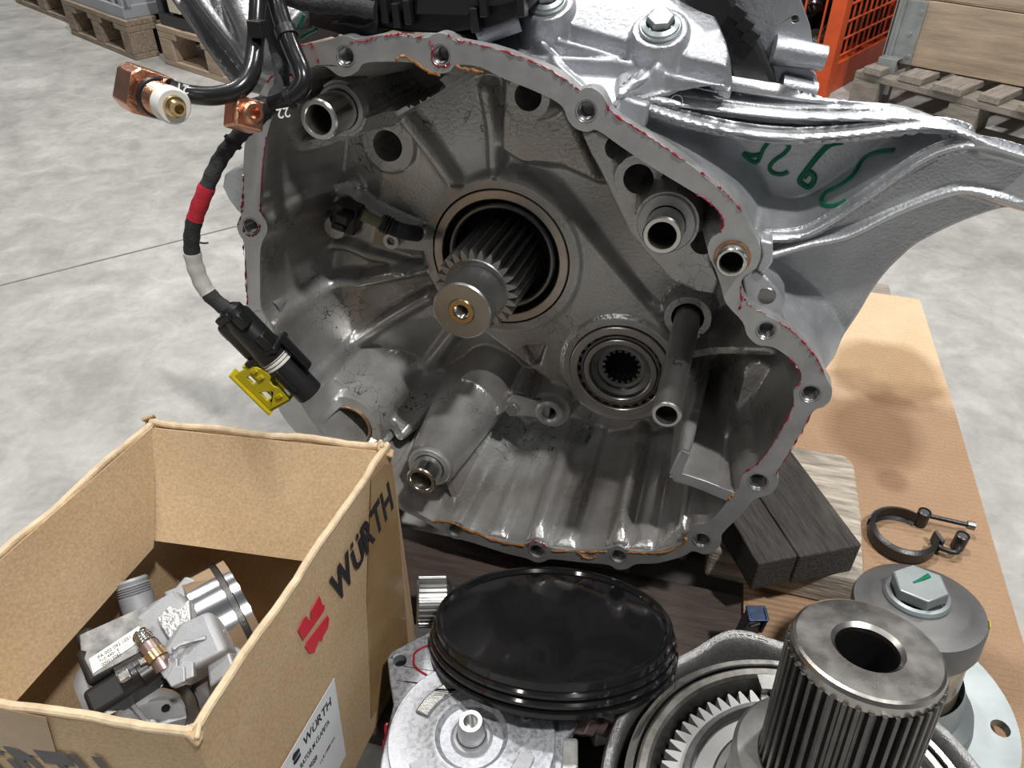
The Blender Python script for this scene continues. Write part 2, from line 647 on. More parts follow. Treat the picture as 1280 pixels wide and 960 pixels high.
def textmesh(s, size, M, bold=0.0, shear=0.0, sx=1.0, depth=0.0003):
    c = bpy.data.curves.new('t', 'FONT')
    c.body = s
    c.size = size
    c.offset = bold
    c.shear = shear
    c.extrude = depth
    c.resolution_u = 4
    o = bpy.data.objects.new('t', c)
    me = o.to_mesh()
    S = Matrix.Diagonal((sx, 1, 1, 1))
    mb = MB().add([v.co for v in me.vertices], [tuple(p.vertices) for p in me.polygons], M @ S)
    o.to_mesh_clear()
    bpy.data.objects.remove(o)
    bpy.data.curves.remove(c)
    return mb


def jit(pts, s):
    return [Vector(p) + Vector((random.uniform(-s, s), random.uniform(-s, s), random.uniform(-s, s))) for p in pts]
#@@STRUCT

# ================================================================== SETTING
PT = 0.144                                  # top of the pallets
floor = MB().box(Matrix.Translation((0, 3, -0.05)), 24, 24, 0.10).build('floor', concrete_mat(), smooth=0, origin=(0, 0, 0))
tag(floor, 'pale grey polished concrete workshop floor', 'floor', kind='structure')
j0, j1 = H(-60, 372, 0), H(240, 297, 0)
jd = (j1 - j0).normalized()
ja, jb = j0 - jd * 2.5, j0 + jd * 9
jm = frame((ja + jb) / 2 + Vector((0, 0, 0.0003)), (0, 0, 1), jd)
MB().box(jm, (jb - ja).length, 0.006, 0.0006).build('floor_joint', mat('joint_filler', (0.20, 0.19, 0.175), 0, 0.8, 0.3, 30), floor, smooth=0)


def make_pallet(name, label, o, ex, lx, ly, m, cross=False, nb=5, group=None, z=0.0, ey=None, dark=99):
    ex = Vector((ex.x, ex.y, 0)).normalized()
    if ey is None:
        ey = Vector((0, 0, 1)).cross(ex)
        if ey.dot(Vector((o.x, o.y, 0))) < 0:
            ey = -ey
    M = Matrix((ex, ey, ex.cross(ey))).transposed().to_4x4()
    M.translation = Vector((o.x, o.y, z))
    if ex.cross(ey).z < 0:
        M = Matrix((ex, ey, Vector((0, 0, 1)))).transposed().to_4x4()
        M.translation = Vector((o.x, o.y, z))
    PM = Matrix.Rotation(math.atan2(ex.y, ex.x), 4, 'Z')
    PM.translation = Vector((o.x, o.y, z))
    t = thing(name, label, 'pallet', M=PM, group=group)

    def bx(nm, x0, x1, y0, y1, z0, z1, m=m):
        b = MB()
        T = M @ Matrix.Translation(((x0 + x1) / 2, (y0 + y1) / 2, (z0 + z1) / 2))
        b.box(T, x1 - x0, y1 - y0, z1 - z0)
        if T.to_3x3().determinant() < 0:
            b.f = [f[::-1] for f in b.f]
        return b.build(nm, m, t, smooth=0, bevel=0.003)
    bw = 0.1
    bk = min(0.12, lx * 0.125)
    for i in range(3):                       # blocks and bottom boards
        y = (ly - bw) * i / 2
        bx('bottom_board', 0, lx, y, y + bw, 0, 0.022)
        for k in range(3):
            x = (lx - bk) * k / 2
            bx('block', x, x + bk, y, y + bw, 0.022, 0.1)
    if cross:
        for i in range(3):
            y = (ly - bw) * i / 2
            bx('stringer_board', 0, lx, y, y + bw, 0.1, 0.122)
        p = lx / nb
        for i in range(nb):
            w = p * (0.62 + 0.12 * ((i * 7) % 3 - 1))
            bx('deck_board', p * i + (p - w) / 2, p * i + (p + w) / 2, -0.012 + 0.01 * (i % 2), ly, 0.122, 0.144, WOODGY if i < dark else WOODO)
    else:
        for k in range(3):
            x = (lx - 0.12) * k / 2
            bx('stringer_board', x, x + 0.12, 0, ly, 0.1, 0.122)
        p = (ly + 0.03) / nb
        for i in range(nb):
            bx('deck_board', 0, lx, p * i, p * i + p - 0.03, 0.122, 0.144)
    return t, M


# pallet and cardboard sheet the gearbox stands on
K = H(1150, 374, 0.15)
E1 = (H(1280, 804, 0.15) - K); E1.z = 0; E1.normalize()
E2 = Vector((E1.y, -E1.x, 0))
make_pallet('pallet', 'wooden pallet under the cardboard sheet and the gearbox', Vector((K.x, K.y, 0)) - E1 * 0.09 + E2 * 0.055,
            E1, 1.25, 0.82, WOODG, nb=8, ey=E2, cross=True, dark=3)
SH = Matrix((E2, -E1, Vector((0, 0, 1)))).transposed().to_4x4()
if SH.to_3x3().determinant() < 0:
    SH = Matrix((-E2, -E1, Vector((0, 0, 1)))).transposed().to_4x4()
SH.translation = Vector((K.x, K.y, PT + 0.0005))
SHI = SH.inverted()


def shl(px, py):
    p = SHI @ H(px, py, 0.15)
    return p.x, p.y


sgn = 1 if (SHI @ (SH.translation + E2)).x > 0 else -1
st = []  # broad lower shade painted into the sheet colour, plus darker patches
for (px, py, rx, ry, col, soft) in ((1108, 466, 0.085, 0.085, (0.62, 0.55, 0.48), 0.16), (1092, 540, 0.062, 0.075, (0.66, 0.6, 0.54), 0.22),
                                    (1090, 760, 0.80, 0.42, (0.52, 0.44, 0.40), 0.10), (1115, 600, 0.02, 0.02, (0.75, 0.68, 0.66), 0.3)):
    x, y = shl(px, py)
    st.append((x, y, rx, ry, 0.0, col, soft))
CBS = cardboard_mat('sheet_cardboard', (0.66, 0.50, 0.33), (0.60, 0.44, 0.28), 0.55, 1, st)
shv = [(0, 0), (sgn * 0.06, 0.003), (sgn * 0.25, 0.010), (sgn * 0.52, 0.004), (sgn * 0.50, -0.36), (sgn * 0.29, -0.40), (sgn * 0.28, -1.13), (0.0, -1.12), (0, -0.6), (-sgn * 0.002, -0.3)]
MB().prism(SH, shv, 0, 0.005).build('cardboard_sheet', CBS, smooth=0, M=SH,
                                     label='brown cardboard sheet with painted shade and darker patches, lying on the pallet under the gearbox', cat='cardboard')

# ---- background left: two pallets with crates
f0, f1 = H(170, 76, 0), H(90, 43, 0)
p1, M1 = make_pallet('pallet', 'brown pallet under the grey plastic crate at top left', f0, f1 - f0, (f1 - f0).length, 0.75, WOODB, group='pallets in the background')
g0, g1 = H(207, 80, 0), H(281, 104, 0)
p2, M2 = make_pallet('pallet', 'light brown pallet under the black crates, right of the grey crate', g0, g1 - g0, (g1 - g0).length * 1.75, 0.8, WOODL, group='pallets in the background')


def crate(name, label, M, lx, ly, h, m, bays, rows, inset=0.02):
    t = thing(name, label, 'crate', loc=M.translation + Vector((0, 0, PT)))
    det = M.to_3x3().determinant() < 0

    def bx(nm, x0, x1, y0, y1, z0, z1, mm=m, bev=0.003):
        b = MB().box(M @ Matrix.Translation(((x0 + x1) / 2, (y0 + y1) / 2, PT + (z0 + z1) / 2)), x1 - x0, y1 - y0, z1 - z0)
        if det:
            b.f = [f[::-1] for f in b.f]
        return b.build(nm, mm, t, smooth=0, bevel=bev)
    bx('body', inset + 0.012, lx - inset - 0.012, inset + 0.012, ly - inset, 0.001, h, m)
    bx('base_rim', inset, lx - inset, inset - 0.008, ly - inset, 0.0, 0.045)
    for r in range(1, rows + 1):
        bx('rim', inset, lx - inset, inset - 0.008, ly - inset, h * r / rows - 0.04, h * r / rows)
    w = lx - 2 * inset
    for k in range(bays + 1):
        x = inset + w * k / bays
        wd = 0.035 if k in (0, bays) else 0.018
        x0 = min(max(x - wd / 2, inset), lx - inset - wd)
        bx('rib', x0, x0 + wd, inset - 0.004, inset + 0.03, 0.03, h)
        bx('rib', inset - 0.0 if k == 0 else lx - inset - 0.02, inset + 0.02 if k == 0 else lx - inset, inset + 0.1 * k, inset + 0.1 * k + 0.02, 0.03, h)
    return t, bx


c1, cb1 = crate('plastic_crate', 'grey ribbed plastic crate on the brown pallet at top left', M1, (f1 - f0).length, 0.72, 0.42, GREYP, 6, 2)
for k in range(4):
    cb1('panel', 0.10 + 0.14 * k, 0.17 + 0.14 * k, 0.026, 0.036, 0.06, 0.17, mat('pale_crate_content', (0.50, 0.47, 0.46), 0, 0.6, 0.3, 20))
c2, cb2 = crate('plastic_crate', 'black plastic crate with a pale card label, on the light brown pallet', M2, (g1 - g0).length * 1.75, 0.7, 0.45, BLACKP, 7, 2)
cb2('card_label', 0.13, 0.20, -0.002, 0.014, 0.06, 0.16, mat('beige_card', (0.62, 0.55, 0.45), 0, 0.6))
fl0 = H(60, 20, 0)
p3, M3 = make_pallet('pallet', 'dark pallet at the top left corner, beyond the grey crate', H(84, 38, 0) + (f1 - f0).normalized() * 0.03 + Vector((0.03, 0.05, 0)), f1 - f0, 0.7, 0.75, WOODB, group='pallets in the background')
crate('plastic_crate', 'brown crate at the far top left corner of the hall', M3, 0.7, 0.7, 0.4, mat('brown_crate', (0.20, 0.13, 0.09), 0, 0.6, 0.3, 10), 5, 2)

# ---- background right: pallet with collar planks, orange cage
q0, q1 = H(1072, 79, PT), H(1290, 132, PT)
p4, M4 = make_pallet('pallet', 'weathered grey pallet under the wooden collar box at top right', q0, q1 - q0, (q1 - q0).length * 1.35, 0.8, WOODG, cross=True, nb=6, group='pallets in the background')
b0, b1 = H(1103, 77, PT), H(1280, 111, PT)
bd_ = (b1 - b0).normalized()
bn = Vector((bd_.y, -bd_.x, 0))
if bn.y > 0:
    bn = -bn
cbx = thing('collar_box', 'pale wooden pallet collar box with a galvanised corner hinge, top right', 'crate', M=frame(Vector((b0.x, b0.y, PT)), (0, 0, 1), bd_))
lenb = 1.05
for r in range(2):
    pl = MB().box(frame(b0 + bd_ * lenb / 2 - bn * 0.011 + Vector((0, 0, 0.004 + 0.197 * r + 0.095)), (0, 0, 1), bd_), lenb, 0.022, 0.190)
    pl.build('plank', WOODL, cbx, smooth=0, bevel=0.002)
    pl = MB().box(frame(b0 - bn * (0.022 + 0.35) + bd_ * 0.011 + Vector((0, 0, 0.004 + 0.197 * r + 0.095)), (0, 0, 1), bn), 0.7, 0.022, 0.190)
    pl.build('plank', WOODL, cbx, smooth=0, bevel=0.002)
pl = MB().box(frame(b0 + bd_ * lenb / 2 - bn * 0.5 + Vector((0, 0, 0.2)), (0, 0, 1), bd_), lenb, 0.022, 0.39).build('plank', WOODL, cbx, smooth=0, bevel=0.002)
hg = MB()
for r in range(2):
    zc = 0.197 * r
    hg.box(frame(b0 + bd_ * 0.045 + bn * 0.003 + Vector((0, 0, zc + 0.098)), bn, bd_), 0.085, 0.185, 0.004)
    hg.box(frame(b0 + bd_ * 0.02 + bn * 0.006 + Vector((0, 0, zc + 0.098)), bn, bd_), 0.012, 0.185, 0.008)
    hg.box(frame(b0 - bd_ * 0.004 - bn * 0.03 + Vector((0, 0, zc + 0.098)), bd_, bn), 0.07, 0.185, 0.004)
hg.box(frame(b0 + bd_ * 0.03 + bn * 0.045 + Vector((0, 0, -0.03)), (0, 0, 1), bd_), 0.06, 0.004, 0.11)
hg.box(frame(b0 + bd_ * 0.03 + bn * 0.024 + Vector((0, 0, 0.022)), (0, 0, 1), bd_), 0.06, 0.045, 0.004)
hinge = hg.build('corner_hinge', GALV, cbx, smooth=0, bevel=0.002)
for r in range(6):
    z = 0.03 + 0.065 * r
    MB().lathe(frame(b0 + bd_ * (0.06 if r % 2 else 0.075) + bn * 0.005 + Vector((0, 0, z)), bn), [(0.007, 0), (0.006, 0.003), (1e-5, 0.004)], 12).build('rivet', GALV, hinge)

ca = H(1022, 122, 0.0)
cd = Vector((0.66, 0.75, 0)).normalized()
cn = Vector((cd.y, -cd.x, 0))
cage = thing('mesh_cage', 'orange painted steel mesh cage behind the gearbox at top right', 'cage', loc=Vector((ca.x, ca.y, 0)))


def cg(nm, c, sx, sy, sz, m=ORANGE):
    return MB().box(frame(c, (0, 0, 1), cd), sx, sy, sz).build(nm, m, cage, smooth=0, bevel=0.003)


W = 0.62
Z3 = lambda z: Vector((0, 0, z))
cg('post', ca + cd * 0.02 + Z3(0.37), 0.05, 0.05, 0.74)
cg('post', ca + cd * W + Z3(0.37), 0.05, 0.05, 0.74)
cg('bottom_rail', ca + cd * (W / 2) + Z3(0.05), W, 0.03, 0.10)
cg('side_rail', ca - cn * 0.25 + cd * 0.02 + Z3(0.05), 0.03, 0.5, 0.10)
for k in range(12):
    MB().tube([ca + cd * (0.045 + W * k / 12) + Z3(0.08), ca + cd * (0.045 + W * k / 12) + Z3(0.7)], 0.004, 6).build('mesh_wire', ORANGE, cage)
for k in range(11):
    MB().tube([ca + cn * 0.006 + cd * 0.03 + Z3(0.12 + 0.055 * k), ca + cn * 0.006 + cd * W + Z3(0.12 + 0.055 * k)], 0.004, 6).build('mesh_wire', ORANGE, cage)
for k in range(7):
    MB().tube([ca + cd * 0.02 - cn * (0.05 + 0.07 * k) + Z3(0.08), ca + cd * 0.02 - cn * (0.05 + 0.07 * k) + Z3(0.7)], 0.004, 6).build('mesh_wire', ORANGE, cage)
MB().box(frame(ca + cd * 0.32 - cn * 0.30 + Z3(0.37), (0, 0, 1), cd), 0.6, 0.004, 0.6).build('added_back_sheet', RUST, cage, smooth=0)  # dark back and end sheets added to keep the cage dark behind its mesh
MB().box(frame(ca + cd * (W - 0.01) - cn * 0.27 + Z3(0.37), (0, 0, 1), cd), 0.004, 0.48, 0.6).build('added_end_sheet', RUST, cage, smooth=0)
MB().box(frame(ca + cd * 0.32 - cn * 0.26 + Z3(0.06), (0, 0, 1), cd), 0.6, 0.48, 0.02).build('floor_plate', ORANGE, cage, smooth=0)
for k in range(24):                          # scrap parts lying in the cage
    i, j = k % 4, (k // 4)
    c = ca + cd * (0.12 + 0.135 * i + random.uniform(-.01, .01)) - cn * (0.09 + 0.11 * (j % 2) + random.uniform(0, .02)) + Z3(0.135 + 0.10 * j)
    ax = Vector((random.uniform(-1, 1), random.uniform(-1, 1), random.uniform(-.6, .6)))
    Mx = frame(c, ax)
    s = MB()
    r = random.uniform(0.045, 0.060)
    s.lathe(Mx, [(r * .45, -.03), (r * .45, .035), (r * .7, .037), (r * .75, .01), (r, .008), (r, -.02), (r * .8, -.03), (r * .45, -.03)], 20)
    for q in range(4):
        a = q * math.pi / 2
        s.cyl(Mx @ Matrix.Translation((r * .86 * math.cos(a), r * .86 * math.sin(a), 0)), 0.006, -0.02, 0.02, 8)
    s.build('scrap_hub', RUST if k % 5 else STEELD, smooth=35,
            label='dark flanged scrap hub lying in the orange mesh cage', cat='scrap part', group='scrap parts in the mesh cage')
#@@GEARBOX

# ================================================================== GEARBOX
GM = Matrix((AU, AV, -AX)).transposed().to_4x4()
GM.translation = UVW(0.02, -0.27, 0.1)
gear = thing('gearbox_housing', 'open grey aluminium gearbox housing with its bell face towards the viewer, on a wood block', 'gearbox', M=GM)
GB = Matrix((AU, AV, -AX)).transposed().to_4x4()      # (u, v, -w) frame
GB.translation = AO


def uv(px, py, w=0.0):
    return toUV(L(px, py, w))


OUT = [(375, 58), (398, 53), (410, 50), (422, 46), (434, 45), (447, 49), (475, 44), (510, 46), (534, 47), (541, 43), (550, 41), (560, 44), (570, 51), (612, 59), (659, 75), (700, 94),
       (722, 112), (731, 110), (741, 110), (752, 118), (758, 128), (766, 140), (809, 169), (859, 203), (890, 228), (915, 249), (929, 266), (938, 286), (948, 302), (951, 320), (944, 336), (930, 346),
       (926, 358), (932, 376), (947, 389), (972, 401), (997, 420), (1016, 439), (1027, 457), (1033, 473), (1040, 486), (1038, 500), (1029, 509), (1017, 514), (1002, 540), (983, 571),
       (972, 590), (973, 603), (966, 615), (953, 621), (942, 625), (927, 643), (903, 667), (901, 680), (892, 690), (880, 693), (866, 689), (852, 696), (821, 704), (796, 705), (784, 711), (771, 712), (760, 706),
       (727, 703), (690, 699), (680, 702), (670, 703), (658, 698), (630, 691), (599, 681), (578, 675), (567, 673), (557, 667), (536, 655), (517, 645), (499, 636), (455, 612), (410, 580), (375, 546),
       (352, 518), (334, 480), (322, 445), (312, 410), (309, 383), (307, 340), (305, 305), (299, 293), (296, 281), (301, 269), (303, 255), (304, 215), (307, 172), (322, 122), (348, 82)]
INN = [(389, 84), (404, 82), (414, 88), (424, 95), (436, 95), (447, 89), (456, 79), (487, 77), (519, 79), (534, 88), (550, 92), (562, 89), (572, 81), (600, 84), (631, 99), (659, 110),
       (690, 124), (704, 135), (710, 150), (720, 161), (734, 165), (747, 163), (777, 184), (815, 209), (871, 243), (892, 257), (904, 275), (901, 289), (888, 299), (885, 316), (894, 337), (901, 357),
       (908, 380), (928, 402), (934, 419), (947, 431), (966, 434), (985, 446), (1000, 463), (1001, 476), (992, 488), (992, 506), (980, 531), (961, 562), (949, 578), (931, 589), (924, 604), (917, 617),
       (911, 624), (899, 640), (884, 654), (868, 656), (859, 667), (849, 680), (821, 689), (787, 688), (773, 682), (758, 686), (720, 688), (690, 685), (670, 677), (653, 680), (617, 674), (586, 665), (576, 654),
       (561, 651), (549, 653), (533, 647), (505, 628), (470, 607), (432, 574), (400, 540), (378, 508), (362, 474), (350, 440), (341, 412), (333, 397), (326, 383), (325, 350), (325, 318), (328, 302), (334, 290), (333, 278), (326, 266),
       (325, 250), (328, 205), (333, 172), (346, 132), (362, 104)]
outer = [tuple(p[:2]) for p in crom([uv(*p) for p in OUT], 3, True)]
inner = [tuple(p[:2]) for p in crom([uv(*p) for p in INN], 3, True)]
HOLES = [(432, 70, 11), (551, 69, 11), (733, 139, 12), (314, 283, 10), (325, 397, 8.5), (958, 413, 11), (1013, 492, 11), (947, 602, 11.5), (877, 675, 10), (773, 695, 9.5), (671, 689, 9.5), (569, 663, 9)]


def rpx(px, py, r, w=0.0):
    p = L(px, py, w)
    return r * (p - CAM).dot(FW) / FPX


hol = [(uv(x, y), rpx(x, y, r)) for x, y, r in HOLES]
fl = MB().prism(GB, outer, -0.016, 0.0, [inner] + [circ(c, r, 20) for c, r in hol if sdf_poly(np.array([c]), inner)[0] < -r - 0.0015] + [circ(uv(915, 322), 0.0090, 24)])
fl.build('flange', MACH, gear, smooth=40, bevel=0.0012)
for c, r in hol:
    b = MB()
    Mh = GB @ Matrix.Translation((c[0], c[1], 0))
    prof = [(r + 0.0012, 0.0004), (r * 0.9, -0.0018)]
    z = -0.0018
    while z > -0.014:                        # thread turns
        prof += [(r * 0.9, z - 0.0004), (r * 0.78, z - 0.001), (r * 0.9, z - 0.0016)]
        z -= 0.0016
    prof += [(r * 0.8, -0.0150), (1e-5, -0.0152)]
    b.lathe(Mh, prof, 24)
    b.build('threaded_hole', STEELD, gear, smooth=30)

# dowel sleeve standing in the flange
dc = uv(915, 322)
MB().lathe(GB @ Matrix.Translation((dc[0], dc[1], 0)), [(0.0085, -0.016), (0.0085, 0.010), (0.0095, 0.0115), (0.0112, 0.0115), (0.0122, 0.010), (0.0122, -0.001)], 32).build('dowel_sleeve', STEEL, gear)
MB().lathe(GB @ Matrix.Translation((dc[0] , dc[1] , 0)), [(0.0128, 0.0003), (0.0146, 0.0004)], 32).build('rust_ring', OSEAL, gear)
MB().disc(GB @ Matrix.Translation((dc[0], dc[1], 0)), 0.0086, -0.010, 24).build('sleeve_bore', BLACKM, gear)

# ---- outer shell behind the flange
cen = np.mean(np.array(outer), 0)
oarr = np.array(outer)


def shrink(poly, d):
    p = np.array(poly)
    t = np.roll(p, -3, 0) - np.roll(p, 3, 0)
    n = np.stack([-t[:, 1], t[:, 0]], 1)
    n /= np.linalg.norm(n, axis=1)[:, None] + 1e-9
    q = p + n * d
    if sdf_poly(q[:1], poly)[0] < 0 and d > 0:
        q = p - n * d
    return q


area_sign = np.sum(oarr[:, 0] * np.roll(oarr[:, 1], -1) - np.roll(oarr[:, 0], -1) * oarr[:, 1])
sg = 1 if area_sign > 0 else -1


def shr(d, sc=1.0):
    p = oarr.copy()
    t = np.roll(p, -4, 0) - np.roll(p, 4, 0)
    n = np.stack([-t[:, 1], t[:, 0]], 1) * sg
    n /= np.linalg.norm(n, axis=1)[:, None] + 1e-9
    q = p + n * d
    for _ in range(int(d * 900)):
        q = (q * 2 + np.roll(q, 1, 0) + np.roll(q, -1, 0)) / 4
    return cen + (q - cen) * sc


sh = MB()
rings = [(0.0158, shr(0.0005)), (0.020, shr(0.007)), (0.05, shr(0.010)), (0.20, shr(0.014, 0.97)), (0.225, shr(0.02, 0.93)), (0.24, shr(0.03, 0.85))]
n = len(oarr)
for w, r in rings:
    sh.v += [UVW(q[0], q[1], w) for q in r]
for k in range(len(rings) - 1):
    for i in range(n):
        j = (i + 1) % n
        sh.f.append((k * n + i, (k + 1) * n + i, (k + 1) * n + j, k * n + j) if sg > 0 else (k * n + i, k * n + j, (k + 1) * n + j, (k + 1) * n + i))
sh.f.append(tuple((len(rings) - 1) * n + i for i in range(n))[::-sg])
sh.build('outer_shell', CASTB, gear, smooth=60)

# ---- inside of the bell: one cast surface
FLR = 0.160


def px2(pts, w):
    return [uv(x, y, w) for x, y in pts]


BC1 = uv(626, 322, 0.14)
BR1 = 0.0765
BC2 = uv(776, 461, 0.14)
BR2 = 0.057
boss = []      # (centre, r, level, slope, fillet)
pits = []      # (centre, r, level)
relribs = []   # (pts, height, halfwidth)
ridges = []    # (pts, levels, halfwidth, slope, fillet)


def add_boss(px, py, r, lvl, slope=8.0, k=0.008):
    boss.append((uv(px, py, lvl), rpx(px, py, r, lvl), lvl, slope, k))


def add_pit(px, py, r, w, lvl):
    pits.append((uv(px, py, w), rpx(px, py, r, w), lvl))


def add_rib(pts, hgt=0.016, hw=0.0035, w=0.142):
    q = crom([Vector(uv(x, y, w)) for x, y in pts], 5)
    relribs.append(([(p.x, p.y) for p in q], hgt, hw))


def add_ridge(pts, hw, slope=3.5, k=0.006):
    q = crom([Vector((*uv(x, y, w), w)) for x, y, w in pts], 4)
    ridges.append(([(p.x, p.y) for p in q], [p.z for p in q], hw, slope, k))


add_boss(427, 136, 34, 0.028, 9)             # dowel boss top left
add_boss(833, 279, 40, 0.030, 9)             # dowel boss right
add_boss(538, 582, 31, 0.012, 9)             # dowel boss lower left
add_boss(605, 492, 34, 0.128, 5, 0.012)
add_boss(688, 512, 25, 0.124, 6)             # clamp boss
add_boss(437, 532, 42, 0.045, 8)             # lower left oil bore
add_boss(418, 285, 14, 0.085, 5)
add_boss(648, 505, 18, 0.124, 6)
add_boss(485, 182, 34, 0.115, 6)
add_boss(660, 122, 28, 0.085, 6)
add_boss(798, 224, 30, 0.060, 6)
RU = uv(833, 519, -0.05)
boss.append((RU, 0.024, 0.135, 7, 0.008))
for x, y, r in HOLES:                        # bosses that carry the bolt holes run back along the wall
    add_boss(x, y, r * 1.75, 0.0145, 14, 0.004)
R0, R1 = 0.137, 0.132
add_rib([(524, 280), (470, 245), (430, 212), (400, 188)])
add_rib([(572, 222), (548, 178), (522, 138)])
add_rib([(618, 210), (617, 160), (610, 110)])
add_rib([(522, 338), (470, 341), (424, 343), (398, 362)], 0.020, 0.004, 0.13)
add_rib([(532, 376), (480, 402), (440, 428), (398, 458)], 0.020, 0.004, 0.13)
add_rib([(562, 424), (532, 464), (512, 500)], 0.014, 0.004, 0.14)
add_rib([(415, 300), (440, 300), (480, 318), (515, 335)], 0.010, 0.003, 0.13)
add_ridge([(345, 190, 0.06), (400, 178, 0.05), (455, 160, 0.075), (520, 125, 0.075), (560, 100, 0.05), (575, 88, 0.02)], 0.0042, 26, 0.004)
add_ridge([(395, 300, 0.12), (410, 250, 0.10), (440, 235, 0.11)], 0.008)
add_ridge([(855, 445, 0.12), (900, 438, 0.11), (965, 440, 0.07)], 0.004)
add_ridge([(900, 600, 0.05), (935, 520, 0.09), (950, 470, 0.09)], 0.014, 3, 0.012)
# partition standing up to flange level in the lower right
add_ridge([(918, 620, 0.0), (880, 607, 0.0), (846, 597, 0.0), (845, 590, 0.0), (856, 566, 0.0)], 0.0052, 22, 0.0015)
add_ridge([(856, 566, 0.004), (868, 515, 0.06), (872, 500, 0.10)], 0.005, 20, 0.002)
# axial ribs in the floor of the bowl
add_ridge([(500, 545, 0.06), (480, 520, 0.07), (395, 465, 0.05)], 0.006, 5)
add_ridge([(590, 665, 0.006), (577, 640, 0.03), (560, 600, 0.04)], 0.004, 8)
add_pit(485, 182, 19, 0.115, 0.19)
add_pit(660, 121, 17, 0.085, 0.17)
add_pit(798, 224, 18.5, 0.060, 0.16)
add_pit(768, 190, 15, 0.065, 0.15)
pits.append((RU, 0.0165, 0.205))
add_pit(437, 533, 30, 0.045, 0.15)
add_pit(688, 512, 10, 0.124, 0.16)
add_pit(430, 270, 17, 0.09, 0.14)
add_pit(877, 312, 16, 0.06, 0.14)
add_pit(495, 560, 12, 0.06, 0.15)
RAISE = [([(727, 166), (747, 165), (800, 200), (875, 246), (905, 278), (886, 300), (886, 318), (897, 352), (892, 368), (866, 362), (838, 350), (812, 322), (785, 290), (757, 228)], 0.078, 6, 0.006),
         ([(632, 100), (700, 132), (716, 160), (745, 225), (700, 205), (650, 200), (628, 185)], 0.128, 3, 0.012)]
RAISE = [(np.array(px2(p, l)), l, s, k) for p, l, s, k in RAISE]
innp = np.array(inner)
AXR = [(uv(668, 682)[0], 0.010), (uv(704, 684)[0], 0.007), (uv(770, 686)[0], 0.010), (uv(800, 688)[0], 0.006), (uv(620, 672)[0], 0.006), (uv(838, 684)[0], 0.008)]


def bell_h(P):
    d = sdf_poly(P, innp)
    dd = d.copy()
    low = np.clip((-0.12 - P[:, 1]) / 0.06, 0, 1)
    for u0, hh in AXR:
        dd -= low * hh * np.exp(-((P[:, 0] - u0) / 0.010) ** 4)
    dd = np.maximum(dd, d * 0.18)
    flr = FLR + 0.010 * np.sin(P[:, 0] * 21 + 1) * np.sin(P[:, 1] * 17)
    flr = flr + 0.02 * np.clip((-0.10 - P[:, 1]) / 0.1, 0, 1)
    # the lower left of the back wall rises towards the rim
    flr = flr - 0.040 * np.clip((-0.10 - P[:, 0] + 0.25 * (P[:, 1] + 0.1)) / 0.12, 0, 1)
    wall = d * 0.0 + np.where(dd > 0, dd * 6.5, dd)
    h = smin(flr, wall, 0.03)
    # carrier plate around the two bearings
    c1, c2 = np.array(BC1), np.array(BC2)
    t = np.clip(((P - c1) @ (c2 - c1)) / ((c2 - c1) @ (c2 - c1)), 0, 1)
    dc_ = np.hypot(*(P - (c1 + t[:, None] * (c2 - c1))).T) - (0.091 + t * (0.070 - 0.091))
    h = smin(h, 0.14 + np.maximum(0, dc_) * 4, 0.006)
    dist = np.hypot(P[:, 0] - BC1[0], P[:, 1] - BC1[1])
    h = smin(h, 0.136 + np.maximum(0, dist - 0.088) * 4, 0.003)
    dist2 = np.hypot(P[:, 0] - BC2[0], P[:, 1] - BC2[1])
    h = smin(h, 0.134 + np.maximum(0, dist2 - 0.066) * 5, 0.003)
    for poly, lvl, s, k in RAISE:
        h = smin(h, lvl + np.maximum(0, -sdf_poly(P, poly)) * s, k)
    for pts, hg, hw in relribs:
        dl, _ = dist_line(P, pts)
        t = np.clip((hw * 3.2 - dl) / (hw * 2.6), 0, 1)
        h = h - hg * t * t * (3 - 2 * t)
    for pts, lv, hw, s, k in ridges:
        dl, le = dist_line(P, pts, lv)
        h = smin(h, le + np.maximum(0, dl - hw) * s, k)
    for c, r, lvl, s, k in boss:
        dl = np.hypot(P[:, 0] - c[0], P[:, 1] - c[1])
        h = smin(h, lvl + np.maximum(0, dl - r) * s, k)
    # triangular pocket in the plate
    tri = np.array(px2([(652, 432), (684, 430), (676, 456), (664, 458)], 0.14))
    h = np.maximum(h, np.minimum(0.150, 0.138 + sdf_poly(P, tri) * 3))
    for c, r, lvl in pits:
        dl = np.hypot(P[:, 0] - c[0], P[:, 1] - c[1])
        h = np.where(dl < r, np.maximum(h, lvl), h)
    h = np.where(dist < BR1, 0.185, h)
    h = np.where(dist2 < BR2, 0.185, h)
    # open void under the top of the flange
    vd = np.array(px2([(452, 100), (520, 92), (556, 103), (540, 118), (485, 143), (462, 122)], 0.06))
    h = np.where(sdf_poly(P, vd) > 0, np.maximum(h, 0.16), h)
    hole = np.array(px2([(382, 92), (412, 98), (420, 105), (395, 125), (372, 118)], 0.05))
    h = np.where(sdf_poly(P, hole) > 0, np.maximum(h, 0.14), h)
    h = np.minimum(h, 0.205)
    h = np.where(d < 0.0006, 0.0025, h)
    return np.maximum(h, 0.0022 * 0 + np.where(d < 0.004, 0.002, 0.0))


